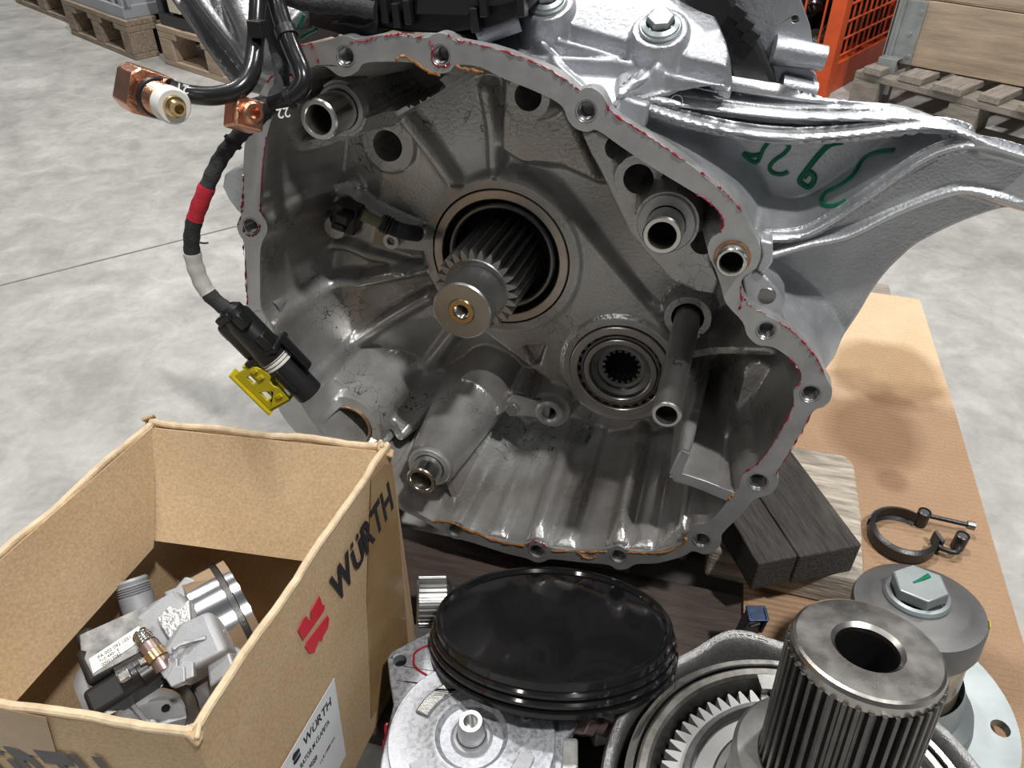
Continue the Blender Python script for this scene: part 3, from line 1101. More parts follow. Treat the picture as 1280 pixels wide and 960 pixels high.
extra = []
for c, r, lvl in pits + [(BC1, BR1, 0), (BC2, BR2, 0)]:
    m_ = max(24, int(2 * math.pi * r / 0.0016))
    for e in (-0.0004, 0.0004):
        extra += circ(c, r + e, m_)
for c, r, lvl, s, k in boss:
    m_ = max(20, int(2 * math.pi * r / 0.002))
    for e in (0, 0.0012, 0.003):
        extra += circ(c, r + e, m_)
for pts, hg, hw in relribs:
    extra += along(pts, hw, 0.0025, (0, 0.7, 1.5, 2.5, 3.2))
for pts, lv, hw, s_, k in ridges:
    extra += along(pts, hw, 0.0025)
relief('bell_interior', INNER, gear, inner, bell_h, lambda u, v, h: UVW(u, v, h), 0.0024, extra, smooth=70)


def G4(px, py, w):
    """frame on the gearbox axis at a pixel seen at depth w; local +Z points to the viewer"""
    u, v = uv(px, py, w)
    return GB @ Matrix.Translation((u, v, -w))


# ---- dowel pins in the bosses
for px, py, lvl, L_, r, co in ((427, 136, 0.028, 0.042, 0.0170, 0.0215), (833, 279, 0.030, 0.030, 0.0160, 0.0245), (538, 582, 0.012, 0.028, 0.0165, 0.0240)):
    Mp = G4(px, py, lvl)
    MB().lathe(Mp, [(r + 0.0008, 0.004), (co - .001, 0.004), (co, 0.003), (co, -0.01)], 48).build('collar_face', MACH, gear)
    pin = MB().lathe(Mp, [(r * 0.70, -0.01), (r * 0.70, L_ - 0.001), (r * 0.74, L_), (r * 0.93, L_), (r, L_ - 0.0015), (r, -0.002)], 48).build('dowel_pin', STEEL, gear)
    MB().disc(Mp, r * 0.71, L_ - 0.028, 32).build('pin_bore', BLACKM, pin)

# ---- main bearing and pinion shaft
Mb = GB @ Matrix.Translation((BC1[0], BC1[1], -0.14))
MB().ring(Mb, 0.0655, 0.0752, -0.02, 0.0045, 96).build('bearing_outer_race', RACE, gear)
MB().lathe(Mb, [(0.0655, 0.0), (0.061, -0.004), (0.0605, -0.012)], 96).build('bearing_seal_gap', BLACKM, gear)
MB().ring(Mb, 0.0535, 0.0600, -0.02, 0.0005, 96, 0.002).build('bearing_shield', STEELD, gear)
MB().lathe(Mb, [(0.0535, -0.003), (0.050, -0.010), (0.049, -0.03), (1e-5, -0.03)], 96).build('bearing_well', mat('oily_black_steel', (0.05, 0.05, 0.052), 0.8, 0.35), gear)
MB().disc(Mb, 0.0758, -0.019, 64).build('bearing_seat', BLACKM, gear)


def gearprof(r0, r1, n, duty=(0.24, 0.10), rot=0.0):
    """teeth: root radius r0, tip radius r1"""
    out = []
    p = 2 * math.pi / n
    for i in range(n):
        a = rot + i * p
        out += [(r0, a - p * 0.5), (r0, a - p * duty[0]), ((r0 + r1) / 2, a - p * (duty[0] + duty[1]) / 2 - p * 0.02), (r1, a - p * duty[1]), (r1, a + p * duty[1]),
                ((r0 + r1) / 2, a + p * (duty[0] + duty[1]) / 2 + p * 0.02), (r0, a + p * duty[0])]
    return [(r * math.cos(a), r * math.sin(a)) for r, a in out]


Ms = G4(595, 363, 0.055)
shaft = MB().prism(Ms, gearprof(0.0330, 0.0425, 26, (0.44, 0.07)), -0.10, 0.0).build('pinion_teeth', STEELM, gear, smooth=30, bevel=0.0004)
Mt = G4(577, 389, 0.012)
MB().lathe(Mt, [(0.0132, 0.0006), (0.0275, 0.0006), (0.029, -0.001), (0.029, -0.052)], 64).build('shaft_sleeve', STEELM, gear)
MB().lathe(Ms, [(0.0285, 0.001), (0.0320, 0.001), (0.0330, 0.0)], 64).build('sleeve_shoulder', STEELD, gear)
MB().lathe(Mt, [(0.0072, -0.002), (0.0078, 0.0022), (0.0122, 0.0022), (0.0130, 0.0004)], 40).build('bore_insert', BRASS, gear)
pr = [(0.0074, 0.001)]
for k in range(9):
    pr += [(0.0074, -0.002 * k), (0.0064, -0.002 * k - 0.001)]
pr += [(0.006, -0.022), (1e-5, -0.022)]
MB().lathe(Mt, pr, 28).build('bore_thread', STEEL, gear, smooth=20)

# ---- second bearing with splined bore
M2b = GB @ Matrix.Translation((BC2[0], BC2[1], -0.134))
MB().ring(M2b, 0.0475, 0.0562, -0.03, 0.004, 80).build('bearing_outer_race', RACE, gear)
MB().ring(M2b, 0.0412, 0.0445, -0.03, 0.001, 80).build('bearing_cage', STEELD, gear)
for k in range(26):
    a = 2 * math.pi * k / 26
    MB().cyl(M2b @ Matrix.Translation((0.0452 * math.cos(a), 0.0452 * math.sin(a), 0)), 0.0028, -0.02, -0.002, 10).build('roller', STEELD, gear)
MB().ring(M2b, 0.0345, 0.0405, -0.03, 0.003, 80).build('bearing_inner_race', RACE, gear)
MB().lathe(M2b, [(0.0345, 0.0), (0.033, -0.004), (0.027, -0.005), (0.026, -0.009), (0.0225, -0.010)], 64).build('shaft_shoulder', STEELD, gear)
MB().prism(M2b, circ((0, 0), 0.0235, 60), -0.03, -0.010, [gearprof(0.0215, 0.0185, 18, (0.3, 0.18))]).build('splined_bore', STEELD, gear, smooth=20)
MB().disc(M2b, 0.0565, -0.028, 48).build('bearing_seat', BLACKM, gear)

# ---- shift rail
ra = L(833, 519, -0.05)
rail0 = UVW(*toUV(ra), 0.20)
Mr = frame(rail0, ra - rail0)
Lr = (ra - rail0).length
MB().lathe(Mr, [(0.0132, 0), (0.0132, Lr * .55), (0.0126, Lr * .56), (0.0126, Lr - .001), (0.0115, Lr), (0.0092, Lr), (0.0090, Lr - .02)], 40).build('shift_rail', STEELM, gear)
MB().disc(Mr, 0.0091, Lr - .012, 24).build('rail_bore', BLACKM, gear)
# stamped 1.5 on the rail
pm = (rail0 + (ra - rail0) * 0.72)
nrm = (CAM - pm); nrm = (nrm - AX * nrm.dot(AX)).normalized()
textmesh('1.5', 0.012, frame(pm + nrm * 0.0131 - AX * 0.0, nrm, -AX) @ Matrix.Translation((-0.008, -0.004, 0)), 0.0002).build('stamped_number', INK, gear, smooth=0)

# ---- clamp plate and bolt between the bearings
MB().prism(G4(654, 506, 0.122), [(-0.015, -0.013), (0.032, -0.011), (0.034, 0.010), (-0.013, 0.013), (-0.019, 0.004)], 0, 0.004).build('clamp_plate', MACH, gear, smooth=30, bevel=0.001)
Mk = G4(642, 509, 0.118)
MB().prism(Mk, circ((0, 0), 0.0088, 6, 0.3), 0, 0.007).build('clamp_bolt', STEELM, gear, smooth=20, bevel=0.0008)
MB().ring(G4(688, 512, 0.122), 0.0085, 0.0160, -0.01, 0.010, 40, 0.003).build('clamp_bush', MACH, gear)

# ---- oil bore with copper ring, lower left
Mo = G4(437, 532, 0.045)
MB().ring(Mo, 0.0242, 0.0275, -0.02, 0.002, 56).build('copper_ring', mat('tarnished_copper', (0.52, 0.34, 0.22), 0.9, 0.35, 0.3, 60), gear)
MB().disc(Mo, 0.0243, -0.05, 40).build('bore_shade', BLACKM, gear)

MB().prism(GB, [uv(*p) for p in ((862, 567), (853, 563), (846, 578), (840, 590), (843, 600), (875, 612), (910, 627), (919, 616), (884, 602), (853, 592), (857, 580))], -0.004, 0.0003).build('partition_land', MACH, gear, smooth=30, bevel=0.0006)

# ---- sensor with its plug inside the bell
def boxpx(px, py, w, sx, sy, sz, rot=0.0, z0=0.0):
    return G4(px, py, w) @ Matrix.Rotation(rot, 4, 'Z'), sx, sy, sz, z0


Mq = G4(434, 271, 0.088) @ Matrix.Rotation(-0.25, 4, 'Z')
MB().box(Mq, 0.026, 0.030, 0.02, -0.012).box(Mq @ Matrix.Translation((0.003, 0.006, 0.010)), 0.014, 0.010, 0.012, 0).box(Mq @ Matrix.Translation((-0.002, -0.008, 0.008)), 0.012, 0.008, 0.006, 0).build('sensor_plug', CONN, gear, smooth=0, bevel=0.0015)
MB().tube(crom([L(452, 268, 0.085), L(465, 274, 0.09), L(478, 280, 0.095)], 4), 0.006, 10).build('sensor_lead', mat('olive_sleeve', (0.16, 0.155, 0.09), 0, 0.5), gear)
MB().tube(crom([L(476, 277, 0.095), L(492, 285, 0.10), L(508, 290, 0.105), L(522, 292, 0.12)], 4), 0.0085, 12).build('sensor_body', TAPE, gear)
for k in range(3):
    p0_ = L(479 + 4 * k, 279 + 1.6 * k, 0.0955)
    MB().tube([p0_, p0_ + (L(492, 285, 0.10) - L(476, 277, 0.095)).normalized() * 0.0016], 0.0098, 14).build('sensor_rib', CONN, gear)
MB().ring(G4(489, 301, 0.112), 0.004, 0.0095, -0.004, 0.002, 28).build('sensor_washer', STEELM, gear)
MB().prism(G4(520, 300, 0.120), [(-0.03, -0.012), (0.02, -0.010), (0.02, 0.004), (-0.01, 0.0)], 0, 0.0015).build('sensor_bracket', MACH, gear, smooth=0)

# ---- tooth strip seen through the upper left hole
MB().box(G4(487, 180, 0.165) @ Matrix.Rotation(-0.1, 4, 'Z'), 0.007, 0.022, 0.003, 0).build('detent_strip', STEELM, gear, smooth=0)
#@@EXT

# ---- bosses behind the flange holes, lug on the left
for (x, y, r), (c, rr) in zip(HOLES, hol):
    MB().lathe(GB @ Matrix.Translation((c[0], c[1], 0)), [(rr * 1.85, -0.0165), (rr * 1.8, -0.05), (rr * 1.2, -0.058), (1e-5, -0.059)], 28).build('hole_boss', CASTB, gear, smooth=40)
lug = [uv(*p, 0.02) for p in ((310, 204), (292, 210), (281, 218), (279, 232), (286, 247), (300, 266), (312, 268))]
MB().prism(GB, lug, -0.040, -0.018).build('lug', CAST, gear, smooth=40, bevel=0.003)
MB().prism(G4(787, 142, 0.012), [(-0.013, -0.012), (0.012, -0.013), (0.014, 0.008), (-0.010, 0.013)], -0.04, 0.0).build('square_boss', CASTB, gear, smooth=30, bevel=0.003)
# small ledge pad beside the dowel sleeve
pad = [uv(*p, 0.012) for p in ((926, 345), (945, 338), (957, 345), (972, 362), (981, 378), (981, 400), (955, 393), (935, 378))]
MB().prism(GB, pad, -0.05, -0.012).build('ledge_pad', CAST, gear, smooth=30, bevel=0.002)
MB().lathe(G4(958, 370, 0.012), [(0.0075, 0.0), (0.0068, 0.0008), (0.005, 0.0003), (1e-5, 0.0003)], 24).build('ledge_plug', STEELD, gear)
MB().prism(GB, [uv(*p, 0.008) for p in ((950, 300), (966, 303), (966, 328), (955, 345), (945, 338), (952, 320))], -0.05, -0.008).build('side_tab', CAST, gear, smooth=30, bevel=0.002)

# ---- the wide ribbed arm on the right
AW = 0.085
ki = [i for i, p in enumerate(OUT) if p in ((741, 110), (1033, 473))]
left_b = [tuple(q) for q in shr(0.012)[ki[0] * 3:ki[1] * 3 + 1]]
right_px = [(1043, 455), (1058, 432), (1075, 405), (1092, 376), (1110, 352), (1130, 332), (1152, 314), (1200, 290), (1250, 272), (1285, 267), (1335, 272), (1400, 285), (1410, 225), (1340, 205), (1285, 186), (1240, 170), (1190, 147), (1130, 129), (1060, 123), (1000, 119),
            (940, 112), (880, 103), (820, 88), (780, 82)]
arm_b = left_b + [tuple(p[:2]) for p in crom([uv(*p, AW - 0.02) for p in right_px], 4)]
AR = [([(812, 82, .03), (900, 105, .045), (1000, 124, .055), (1100, 131, .055), (1180, 150, .05), (1240, 172, .045), (1300, 195, .045)], 0.0035, 5, 0.006),
      ([(775, 118, .01), (830, 128, .03), (900, 138, .04), (1000, 148, .04), (1110, 149, .04), (1180, 152, .04), (1230, 166, .04), (1300, 196, .04)], 0.0032, 5, 0.006),
      ([(800, 133, .02), (850, 150, .03), (920, 166, .035), (990, 173, .035), (1060, 170, .035), (1120, 163, .035), (1180, 161, .035), (1230, 178, .035), (1290, 200, .04)], 0.0035, 6, 0.006),
      ([(955, 300, .02), (1000, 297, .03), (1040, 278, .035), (1100, 238, .035), (1150, 204, .035), (1190, 187, .035), (1230, 184, .035), (1290, 200, .04)], 0.0035, 5, 0.006),
      ([(960, 322, .025), (1010, 308, .035), (1060, 297, .04), (1120, 268, .045), (1180, 244, .045), (1210, 240, .045), (1245, 248, .045), (1290, 262, .05)], 0.0050, 6, 0.006),
      ([(813, 84, .02), (795, 103, .015), (775, 121, .01)], 0.004, 6, 0.006)]
def smooth_rib(R):
    out = []
    for p, hw, s, k in R:
        q = crom([Vector((*uv(x, y, w), w)) for x, y, w in p], 5)
        out.append(([(t.x, t.y) for t in q], [t.z for t in q], hw, s, k))
    return out


AR = smooth_rib(AR)
BAND = np.array([uv(*p, 0.05) for p in ((960, 300), (1005, 296), (1100, 238), (1190, 187), (1290, 200), (1300, 262), (1245, 247), (1205, 240), (1120, 267), (1010, 308))])
shp = np.array(shr(0.006))


def arm_h(P):
    h = np.full(len(P), AW) + 0.03 * np.clip((0.02 - P[:, 1]) / 0.2, 0, 1) - 0.01 * np.clip(P[:, 0] - 0.3, 0, 1)
    h = smin(h, 0.050 + np.maximum(0, -sdf_poly(P, BAND)) * 4, 0.01)
    for pts, lv, hw, s, k in AR:
        dl, le = dist_line(P, pts, lv)
        h = smin(h, le + hyp(dl, hw) * s, k)
    # fillet into the bell
    d = -sdf_poly(P, shp)
    return smin(h, 0.024 + np.maximum(0, d) * 4.0, 0.03)


relief('mount_arm', CAST, gear, arm_b, arm_h, lambda u, v, h: UVW(u, v, h), 0.0019, thick=0.010, smooth=60)


def on_arm_all(pts, lift=0.0006):
    w = np.full(len(pts), AW)
    for _ in range(10):
        c = np.array([uv(p[0], p[1], ww) for p, ww in zip(pts, w)])
        w = 0.5 * w + 0.5 * arm_h(c)
    return [UVW(*uv(p[0], p[1], ww), ww - lift) for p, ww in zip(pts, w)]


Z4 = lambda pts: [(920 + x / 3.556, y / 3.556) for x, y in pts]
for pts, rr in (([(700, 668), (650, 672), (600, 685), (560, 712), (535, 755), (505, 792), (450, 830), (400, 855), (380, 885), (388, 906), (422, 915), (462, 905), (490, 888)], 0.0020),
                ([(475, 630), (420, 642), (380, 675), (340, 722), (310, 762), (283, 800), (300, 822), (325, 830), (345, 806), (347, 782), (325, 765), (300, 790)], 0.0024),
                ([(220, 632), (236, 652), (215, 682), (172, 712), (150, 742), (162, 766), (200, 775), (232, 764)], 0.0018),
                ([(155, 620), (122, 662), (90, 722), (32, 682), (72, 690), (108, 686)], 0.0018)):
    q = on_arm_all(crom([Vector(p) for p in Z4(pts)], 4))
    MB().tube(q, rr, 8).build('marker_stroke', GREEN, gear)
# cast date dial and ladder marks on the arm root
for k in range(5):
    a_, b_ = on_arm_all([(804 + 4 * k, 124 - k), (812 + 4 * k, 112 - k)])
    MB().tube([a_, b_], 0.0010, 6).build('cast_mark', CASTB, gear)
p_ = on_arm_all([(846, 126)])[0]
MB().lathe(frame(p_, -AX), [(0.0050, -0.001), (0.0050, 0.0004), (0.0040, 0.0004), (0.0040, -0.001)], 24).build('date_dial', CASTB, gear)

# ---- casting on top, behind the flange
TO = L(740, 104, 0.030)
TN = (-AX * 0.55 + AV * 0.83).normalized()
TX = AU
TY = TN.cross(TX)
if TY.dot(AX) < 0:
    TY = -TY


def tp(px, py, h=0.0):
    p = onplane(px, py, TO + TN * h, TN) - TO
    return p.dot(TX), p.dot(TY)


def t3(x, y, h):
    return TO + TX * x + TY * y + TN * h


top_px = [(560, 52), (610, 58), (660, 74), (700, 93), (727, 112), (745, 112), (760, 128), (780, 128), (830, 112), (880, 113), (915, 110), (905, 70), (880, 20), (865, -10), (850, -30), (700, -45), (600, -45), (555, 10)]
top_b = [tuple(p[:2]) for p in crom([tp(*p) for p in top_px], 3, True)]
TR = [([(630, 63), (701, 66), (782, 71), (813, 81), (860, 92), (900, 101)], 0.010, 0.0030), ([(666, 34), (700, 44), (740, 55), (772, 65)], 0.011, 0.0025), ([(662, 34), (676, 48), (692, 66)], 0.010, 0.003),
      ([(691, 68), (708, 85), (731, 107)], 0.010, 0.003), ([(813, 83), (795, 100), (774, 121)], 0.012, 0.003), ([(842, 57), (830, 66), (820, 76)], 0.016, 0.004)]
TR = [([(t.x, t.y) for t in crom([Vector(tp(x, y, h)) for x, y in p], 4)], h, w) for p, h, w in TR]
TBS = [(tp(825, 38, 0.02), 0.021, 0.026), (tp(684, 5, 0.02), 0.021, 0.026)]
ridge_top = np.array([tp(*p) for p in ((640, 30), (700, 42), (775, 64), (815, 76), (905, 98), (915, 60), (880, -40), (600, -60), (600, 15))])


def top_h(P):
    h = np.zeros(len(P))
    d = sdf_poly(P, ridge_top)
    h = smax(h, np.minimum(0.016 + 0.012 * np.sin(np.clip(d / 0.07, 0, 1) * 1.57), np.where(d > 0, 0.016 + d * 0.3, 0.016 + d * 2)), 0.006)
    for pts, lv, hw in TR:
        dl, _ = dist_line(P, pts)
        h = smax(h, lv - hyp(dl, hw) * 2.4, 0.005)
    for c, r, lv in TBS:
        dl = np.hypot(P[:, 0] - c[0], P[:, 1] - c[1])
        h = smax(h, lv - np.maximum(0, dl - r) * 4, 0.006)
    return h - 0.004


relief('top_casting', CASTB, gear, top_b, top_h, t3, 0.0017, thick=0.006, smooth=60)
for c, r, lv in TBS:
    Mx = frame(t3(c[0], c[1], lv - 0.004), TN, TX)
    MB().lathe(Mx, [(0.0165, 0), (0.0165, 0.002), (0.0155, 0.0028), (0.011, 0.0028)], 32).build('bolt_washer', ZINC, gear)
    MB().lathe(Mx, [(0.0145, 0.0028), (0.0142, 0.0045), (0.011, 0.006)], 32).build('bolt_flange', ZINC, gear)
    MB().prism(Mx, circ((0, 0), 0.0105, 6, 0.2), 0.004, 0.0115).build('bolt_head', ZINC, gear, smooth=20, bevel=0.0012)
# main case body behind everything (closes the back)
MB().lathe(frame(UVW(-0.02, 0.02, 0.23), AX, AU), [(0.20, -0.02), (0.215, 0.02), (0.20, 0.16), (0.17, 0.20), (1e-5, 0.21)], 48).build('case_body', CASTB, gear, smooth=50)

# ---- left wing of the casting, top left
LW = 0.09
lw_px = [(170, -70), (197, -25), (216, 2), (240, 36), (262, 68), (288, 102), (300, 112), (335, 116), (362, 90), (372, 62), (392, 30), (400, -70)]
lw_b = [tuple(p[:2]) for p in crom([uv(*p, LW) for p in lw_px], 3, True)]
LR = [([(180, -50, .08), (219, 0, .08), (262, 62, .08), (294, 104, .075)], 0.003, 4, 0.006), ([(225, -40, .06), (247, 0, .06), (280, 42, .055), (308, 76, .045)], 0.005, 3, 0.01),
      ([(270, -40, .05), (285, 0, .05), (303, 40, .045), (308, 72, .045)], 0.012, 2.5, 0.015), ([(335, -40, .06), (345, 20, .05), (365, 60, .03)], 0.02, 2, 0.02)]
LR = smooth_rib(LR)


def lw_h(P):
    h = np.full(len(P), LW)
    for pts, lv, hw, s, k in LR:
        dl, le = dist_line(P, pts, lv)
        h = smin(h, le + hyp(dl, hw) * s, k)
    return h


relief('side_wing', mat('dull_dark_casting', (0.30, 0.305, 0.315), 0.75, 0.42, 0.3, 20, bump=0.3, bscale=260), gear, lw_b, lw_h, lambda u, v, h: UVW(u, v, h), 0.0022, thick=0.012, smooth=60)
for pts in ([(362, 52), (370, 40), (380, 18)], [(376, 48), (384, 42), (396, 36)]):
    q = [UVW(*uv(x, y, 0.028), 0.028) for x, y in pts]
    MB().tube(crom(q, 4), 0.0016, 8).build('marker_stroke', GREEN, gear)

# ---- black control unit on top
def prpx(name, pts, w0, w1, m, bevel=0.002, holes=(), par=gear, smooth=30):
    P2 = [uv(x, y, w0) for x, y in pts]
    return MB().prism(GB, P2, -w1, -w0, [[uv(x, y, w0) for x, y in h] for h in holes]).build(name, m, par, smooth=smooth, bevel=bevel)


unit = prpx('control_unit', [(470, -60), (470, 34), (500, 40), (560, 42), (612, 34), (650, 20), (668, 0), (668, -60)], 0.030, 0.14, BLACKP, 0.004)
prpx('connector_block', [(384, 8), (384, 31), (436, 46), (472, 45), (474, -60), (392, -60)], 0.022, 0.10, CONN, 0.002, par=unit)
prpx('cover_panel', [(520, -40), (515, 18), (590, 20), (600, 8), (602, -40)], 0.022, 0.030, BLACKP, 0.003, par=unit)
prpx('cover_panel', [(606, -40), (604, 10), (640, 4), (652, -8), (655, -40)], 0.024, 0.030, BLACKP, 0.003, par=unit)
for x, y in ((479, 14), (494, 20), (508, 16), (592, 26), (603, 6), (650, 6)):
    MB().box(G4(x, y, 0.018) @ Matrix.Rotation(0.1, 4, 'Z'), 0.006, 0.018, 0.012, -0.012).build('latch', CONN, unit, smooth=0, bevel=0.001)
MB().tube(crom([L(350, -6, 0.012), L(395, 5, 0.010), L(430, 6, 0.010), L(468, 13, 0.016)], 6), [0.0070 + 0.0007 * math.sin(i * 2.1) for i in range(19)], 14).build('taped_loom', TAPE, unit)
MB().tube(crom([L(415, 28, 0.018), L(432, 29, 0.014), L(452, 33, 0.018), L(468, 26, 0.02)], 5), 0.0012, 8).build('thin_wire', TAPE, unit)
MB().tube([L(596, 44, 0.04), L(648, 24, 0.05)], [0.0085, 0.0095], 18).build('oil_pipe', CASTB, gear)
cpb = prpx('cable_duct', [(842, -40), (856, 0), (880, 32), (899, 62), (915, 106), (971, 118), (968, 100), (955, 70), (940, 40), (918, 0), (905, -40)], 0.075, 0.13, BLACKP, 0.004)
for x, y in ((922, 18), (931, 32), (938, 46)):
    MB().box(G4(x, y, 0.070) @ Matrix.Rotation(-0.5, 4, 'Z'), 0.012, 0.010, 0.012, -0.012).build('latch', CONN, cpb, smooth=0, bevel=0.001)
prpx('end_bracket', [(905, -40), (925, 10), (945, 50), (968, 100), (975, 116), (1022, 124), (1021, 96), (1012, 88), (1017, 60), (1013, 34), (1004, 8), (985, -40)], 0.115, 0.135, CASTB, 0.003, [[(994 + 5 * math.cos(a), 24 + 5 * math.sin(a)) for a in np.linspace(0, 6.28, 16, False)]])
MB().tube([L(966, 62, 0.105), L(1000, 68, 0.108), L(1031, 73, 0.11)], [0.012, 0.0105, 0.0095], 20).build('bracket_spigot', CASTB, gear)
MB().tube([L(975, 108, 0.105), L(1018, 116, 0.11)], [0.010, 0.009], 16).build('bracket_foot', CASTB, gear)

# ---- sealant left on the flange
for pts in ([(375, 56), (386, 54), (393, 61), (398, 80)], [(438, 53), (455, 51), (470, 47), (490, 44), (505, 42), (515, 46), (532, 46)], [(536, 50), (541, 62), (539, 75), (545, 82), (552, 84), (562, 80)],
            [(560, 44), (575, 51), (600, 56), (640, 67), (680, 83), (712, 104), (724, 112)], [(757, 127), (765, 141), (790, 157), (805, 167), (830, 184), (857, 202)], [(876, 215), (900, 234), (915, 249), (927, 264)],
            [(333, 173), (329, 200), (327, 240), (325, 262), (331, 272)], [(304, 218), (303, 250), (301, 268), (297, 281)], [(304, 305), (306, 330), (308, 360), (309, 382)],
            [(304, 284), (306, 292), (314, 295), (322, 291), (325, 282)], [(926, 358), (927, 372), (925, 387)], [(931, 374), (942, 386), (957, 392)],
            [(972, 402), (985, 410), (997, 420), (1010, 434), (1022, 450), (1031, 470)], [(871, 243), (890, 256), (904, 275), (900, 291)], [(985, 446), (998, 462), (1001, 476), (993, 486)],
            [(992, 507), (976, 540), (960, 564), (946, 581), (930, 591), (922, 612)], [(1016, 515), (1000, 544), (984, 571), (971, 592)], [(334, 103), (340, 95), (352, 98), (360, 92), (371, 100)],
            [(660, 682), (664, 677), (676, 677), (682, 684)], [(348, 80), (356, 76), (366, 64), (375, 58)]):
    q = crom([L(x, y, -0.0004) for x, y in pts], 7)
    q = jit(q, 0.0006)
    MB().tube(q, [random.choice((0.0001, 0.0003, 0.0006, 0.0011)) for _ in q], 6).build('sealant_bead', SEAL, gear)
for pts in ([(495, 74), (505, 70), (516, 76), (535, 89), (550, 94)], [(570, 83), (586, 87), (604, 91)], [(540, 652), (560, 652), (580, 660), (620, 676), (655, 682)], [(690, 688), (730, 690), (758, 689)],
            [(785, 690), (821, 691), (849, 683), (858, 672)], [(910, 625), (917, 618)], [(722, 690), (735, 698), (745, 696)]):
    q = jit(crom([L(x, y, -0.0002) for x, y in pts], 7), 0.0007)
    MB().tube(q, [random.uniform(0.0005, 0.0018) for _ in q], 6).build('sealant_residue', OSEAL, gear)
#@@OBJ

# ================================================================== HOSES AND LOOM
def grad_path(pts, n=6):
    return crom([L(x, y, w) for x, y, w in pts], n)


def cvec(x, y, z):
    return (RT * x + UP * y - FW * z).normalized()


# hose 21
h1p = grad_path([(326, -40, -0.01), (323, 0, -0.02), (320, 50, -0.04), (314, 90, -0.065), (298, 112, -0.08), (268, 120, -0.09), (238, 118, -0.095), (214, 112, -0.10)])
h1 = thing('oil_hose', 'black oil hose ending in a copper elbow with a threaded white-capped stub', 'hose', loc=h1p[0])
MB().tube(h1p, 0.0069, 16).build('hose', HOSE, h1)
fc = L(188, 118, -0.10)
sA = cvec(0.66, -0.42, 0.60)
Mf = frame(fc, sA, UP)
blk = MB().prism(Mf, [(-0.016, -0.013), (-0.010, -0.017), (0.011, -0.017), (0.016, -0.012), (0.017, 0.012), (0.011, 0.018), (-0.011, 0.018), (-0.016, 0.012)], -0.022, 0.006).build('elbow_block', COPPER, h1, smooth=20, bevel=0.0012)
MB().tube([L(214, 112, -0.10), L(196, 110, -0.10)], 0.0078, 16).build('hose_socket', COPPER, h1)
MB().lathe(Mf, [(0.0150, 0.0055), (0.0150, 0.009), (0.012, 0.0095)], 6).build('hex_flange', COPPER, h1, smooth=20)
MB().lathe(Mf, [(0.010, 0.0095), (0.0140, 0.0100), (0.0150, 0.0125), (0.0140, 0.0150), (0.010, 0.0155)], 36).build('o_ring', BLACKP, h1)
pr = [(0.0108, 0.015)]
for k in range(9):
    pr += [(0.0122, 0.0155 + 0.0020 * k), (0.0108, 0.0165 + 0.0020 * k)]
pr += [(0.0105, 0.036)]
MB().lathe(Mf, pr, 32).build('thread', COPPER, h1, smooth=15)
MB().lathe(Mf, [(0.0110, 0.0325), (0.0128, 0.033), (0.0128, 0.0425), (0.0114, 0.0445), (0.008, 0.0445)], 36).build('white_cap', mat('translucent_nylon', (0.72, 0.72, 0.68), 0, 0.3), h1)
MB().lathe(Mf, [(0.0082, 0.0442), (0.0074, 0.047), (0.0056, 0.0475), (0.0050, 0.053), (0.0034, 0.053), (0.0034, 0.044), (1e-5, 0.044)], 28).build('brass_tip', BRASS, h1)
textmesh('21', 0.009, frame(L(237, 107, -0.107), (CAM - L(236, 108, -0.1)).normalized(), RT) @ Matrix.Rotation(2.9, 4, 'Z'), 0.0001).build('printed_number', WHITEP, h1, smooth=0)
MB().box(frame(L(322, 36, -0.046), -AX, AU), 0.012, 0.012, 0.010).build('hose_clip', CONN, h1, smooth=0, bevel=0.001)

# hose 22
h2p = grad_path([(338, -40, 0.0), (345, -2, -0.005), (354, 30, -0.015), (366, 62, -0.025), (377, 88, -0.035), (379, 104, -0.04), (368, 119, -0.045), (350, 127, -0.048), (330, 134, -0.050)])
h2 = thing('oil_hose', 'black oil hose ending in a small square copper block with an open port', 'hose', loc=h2p[0])
MB().tube(h2p, 0.0072, 16).build('hose', HOSE, h2)
for p, q in ((13, 15), (37, 39)):
    MB().tube([h2p[p], h2p[q]], 0.0086, 18).build('hose_band', BLACKP, h2)
fc2 = L(305, 143, -0.076)
sB = cvec(0.72, -0.16, 0.66)
Mf2 = frame(fc2, sB, UP)
MB().box(Mf2, 0.023, 0.023, 0.020).build('square_block', COPPER, h2, smooth=0, bevel=0.0018)
MB().tube([h2p[-2], L(314, 139, -0.062)], 0.0088, 16).build('hose_socket', BLACKP, h2)
MB().lathe(Mf2, [(0.0088, 0.0098), (0.0084, 0.015), (0.0066, 0.0165), (0.0044, 0.0165), (0.0038, 0.005), (1e-5, 0.005)], 28).build('port', COPPER, h2)
textmesh('22', 0.010, frame(L(361, 134, -0.066), (CAM - L(350, 127, -0.055)).normalized(), RT) @ Matrix.Rotation(3.3, 4, 'Z'), 0.0001).build('printed_number', WHITEP, h2, smooth=0)

# loom with its plug
lp = [(345, -30, 0.005), (340, 30, 0.005), (348, 70, 0.0), (352, 105, -0.02), (335, 135, -0.04), (316, 153, -0.05), (298, 170, -0.06), (276, 198, -0.07), (257, 238, -0.08), (241, 285, -0.085), (242, 325, -0.085), (260, 366, -0.085), (296, 396, -0.085)]
q = grad_path(lp, 8)
loom = thing('wiring_loom', 'taped wiring loom with red and pale bands and a black plug with yellow lock', 'cable', loc=q[-1])


def seg(i0, i1, r, m, nm):
    MB().tube(q[i0:i1 + 1], [r + 0.0004 * math.sin(i * 1.9) for i in range(i1 - i0 + 1)], 14).build(nm, m, loom)


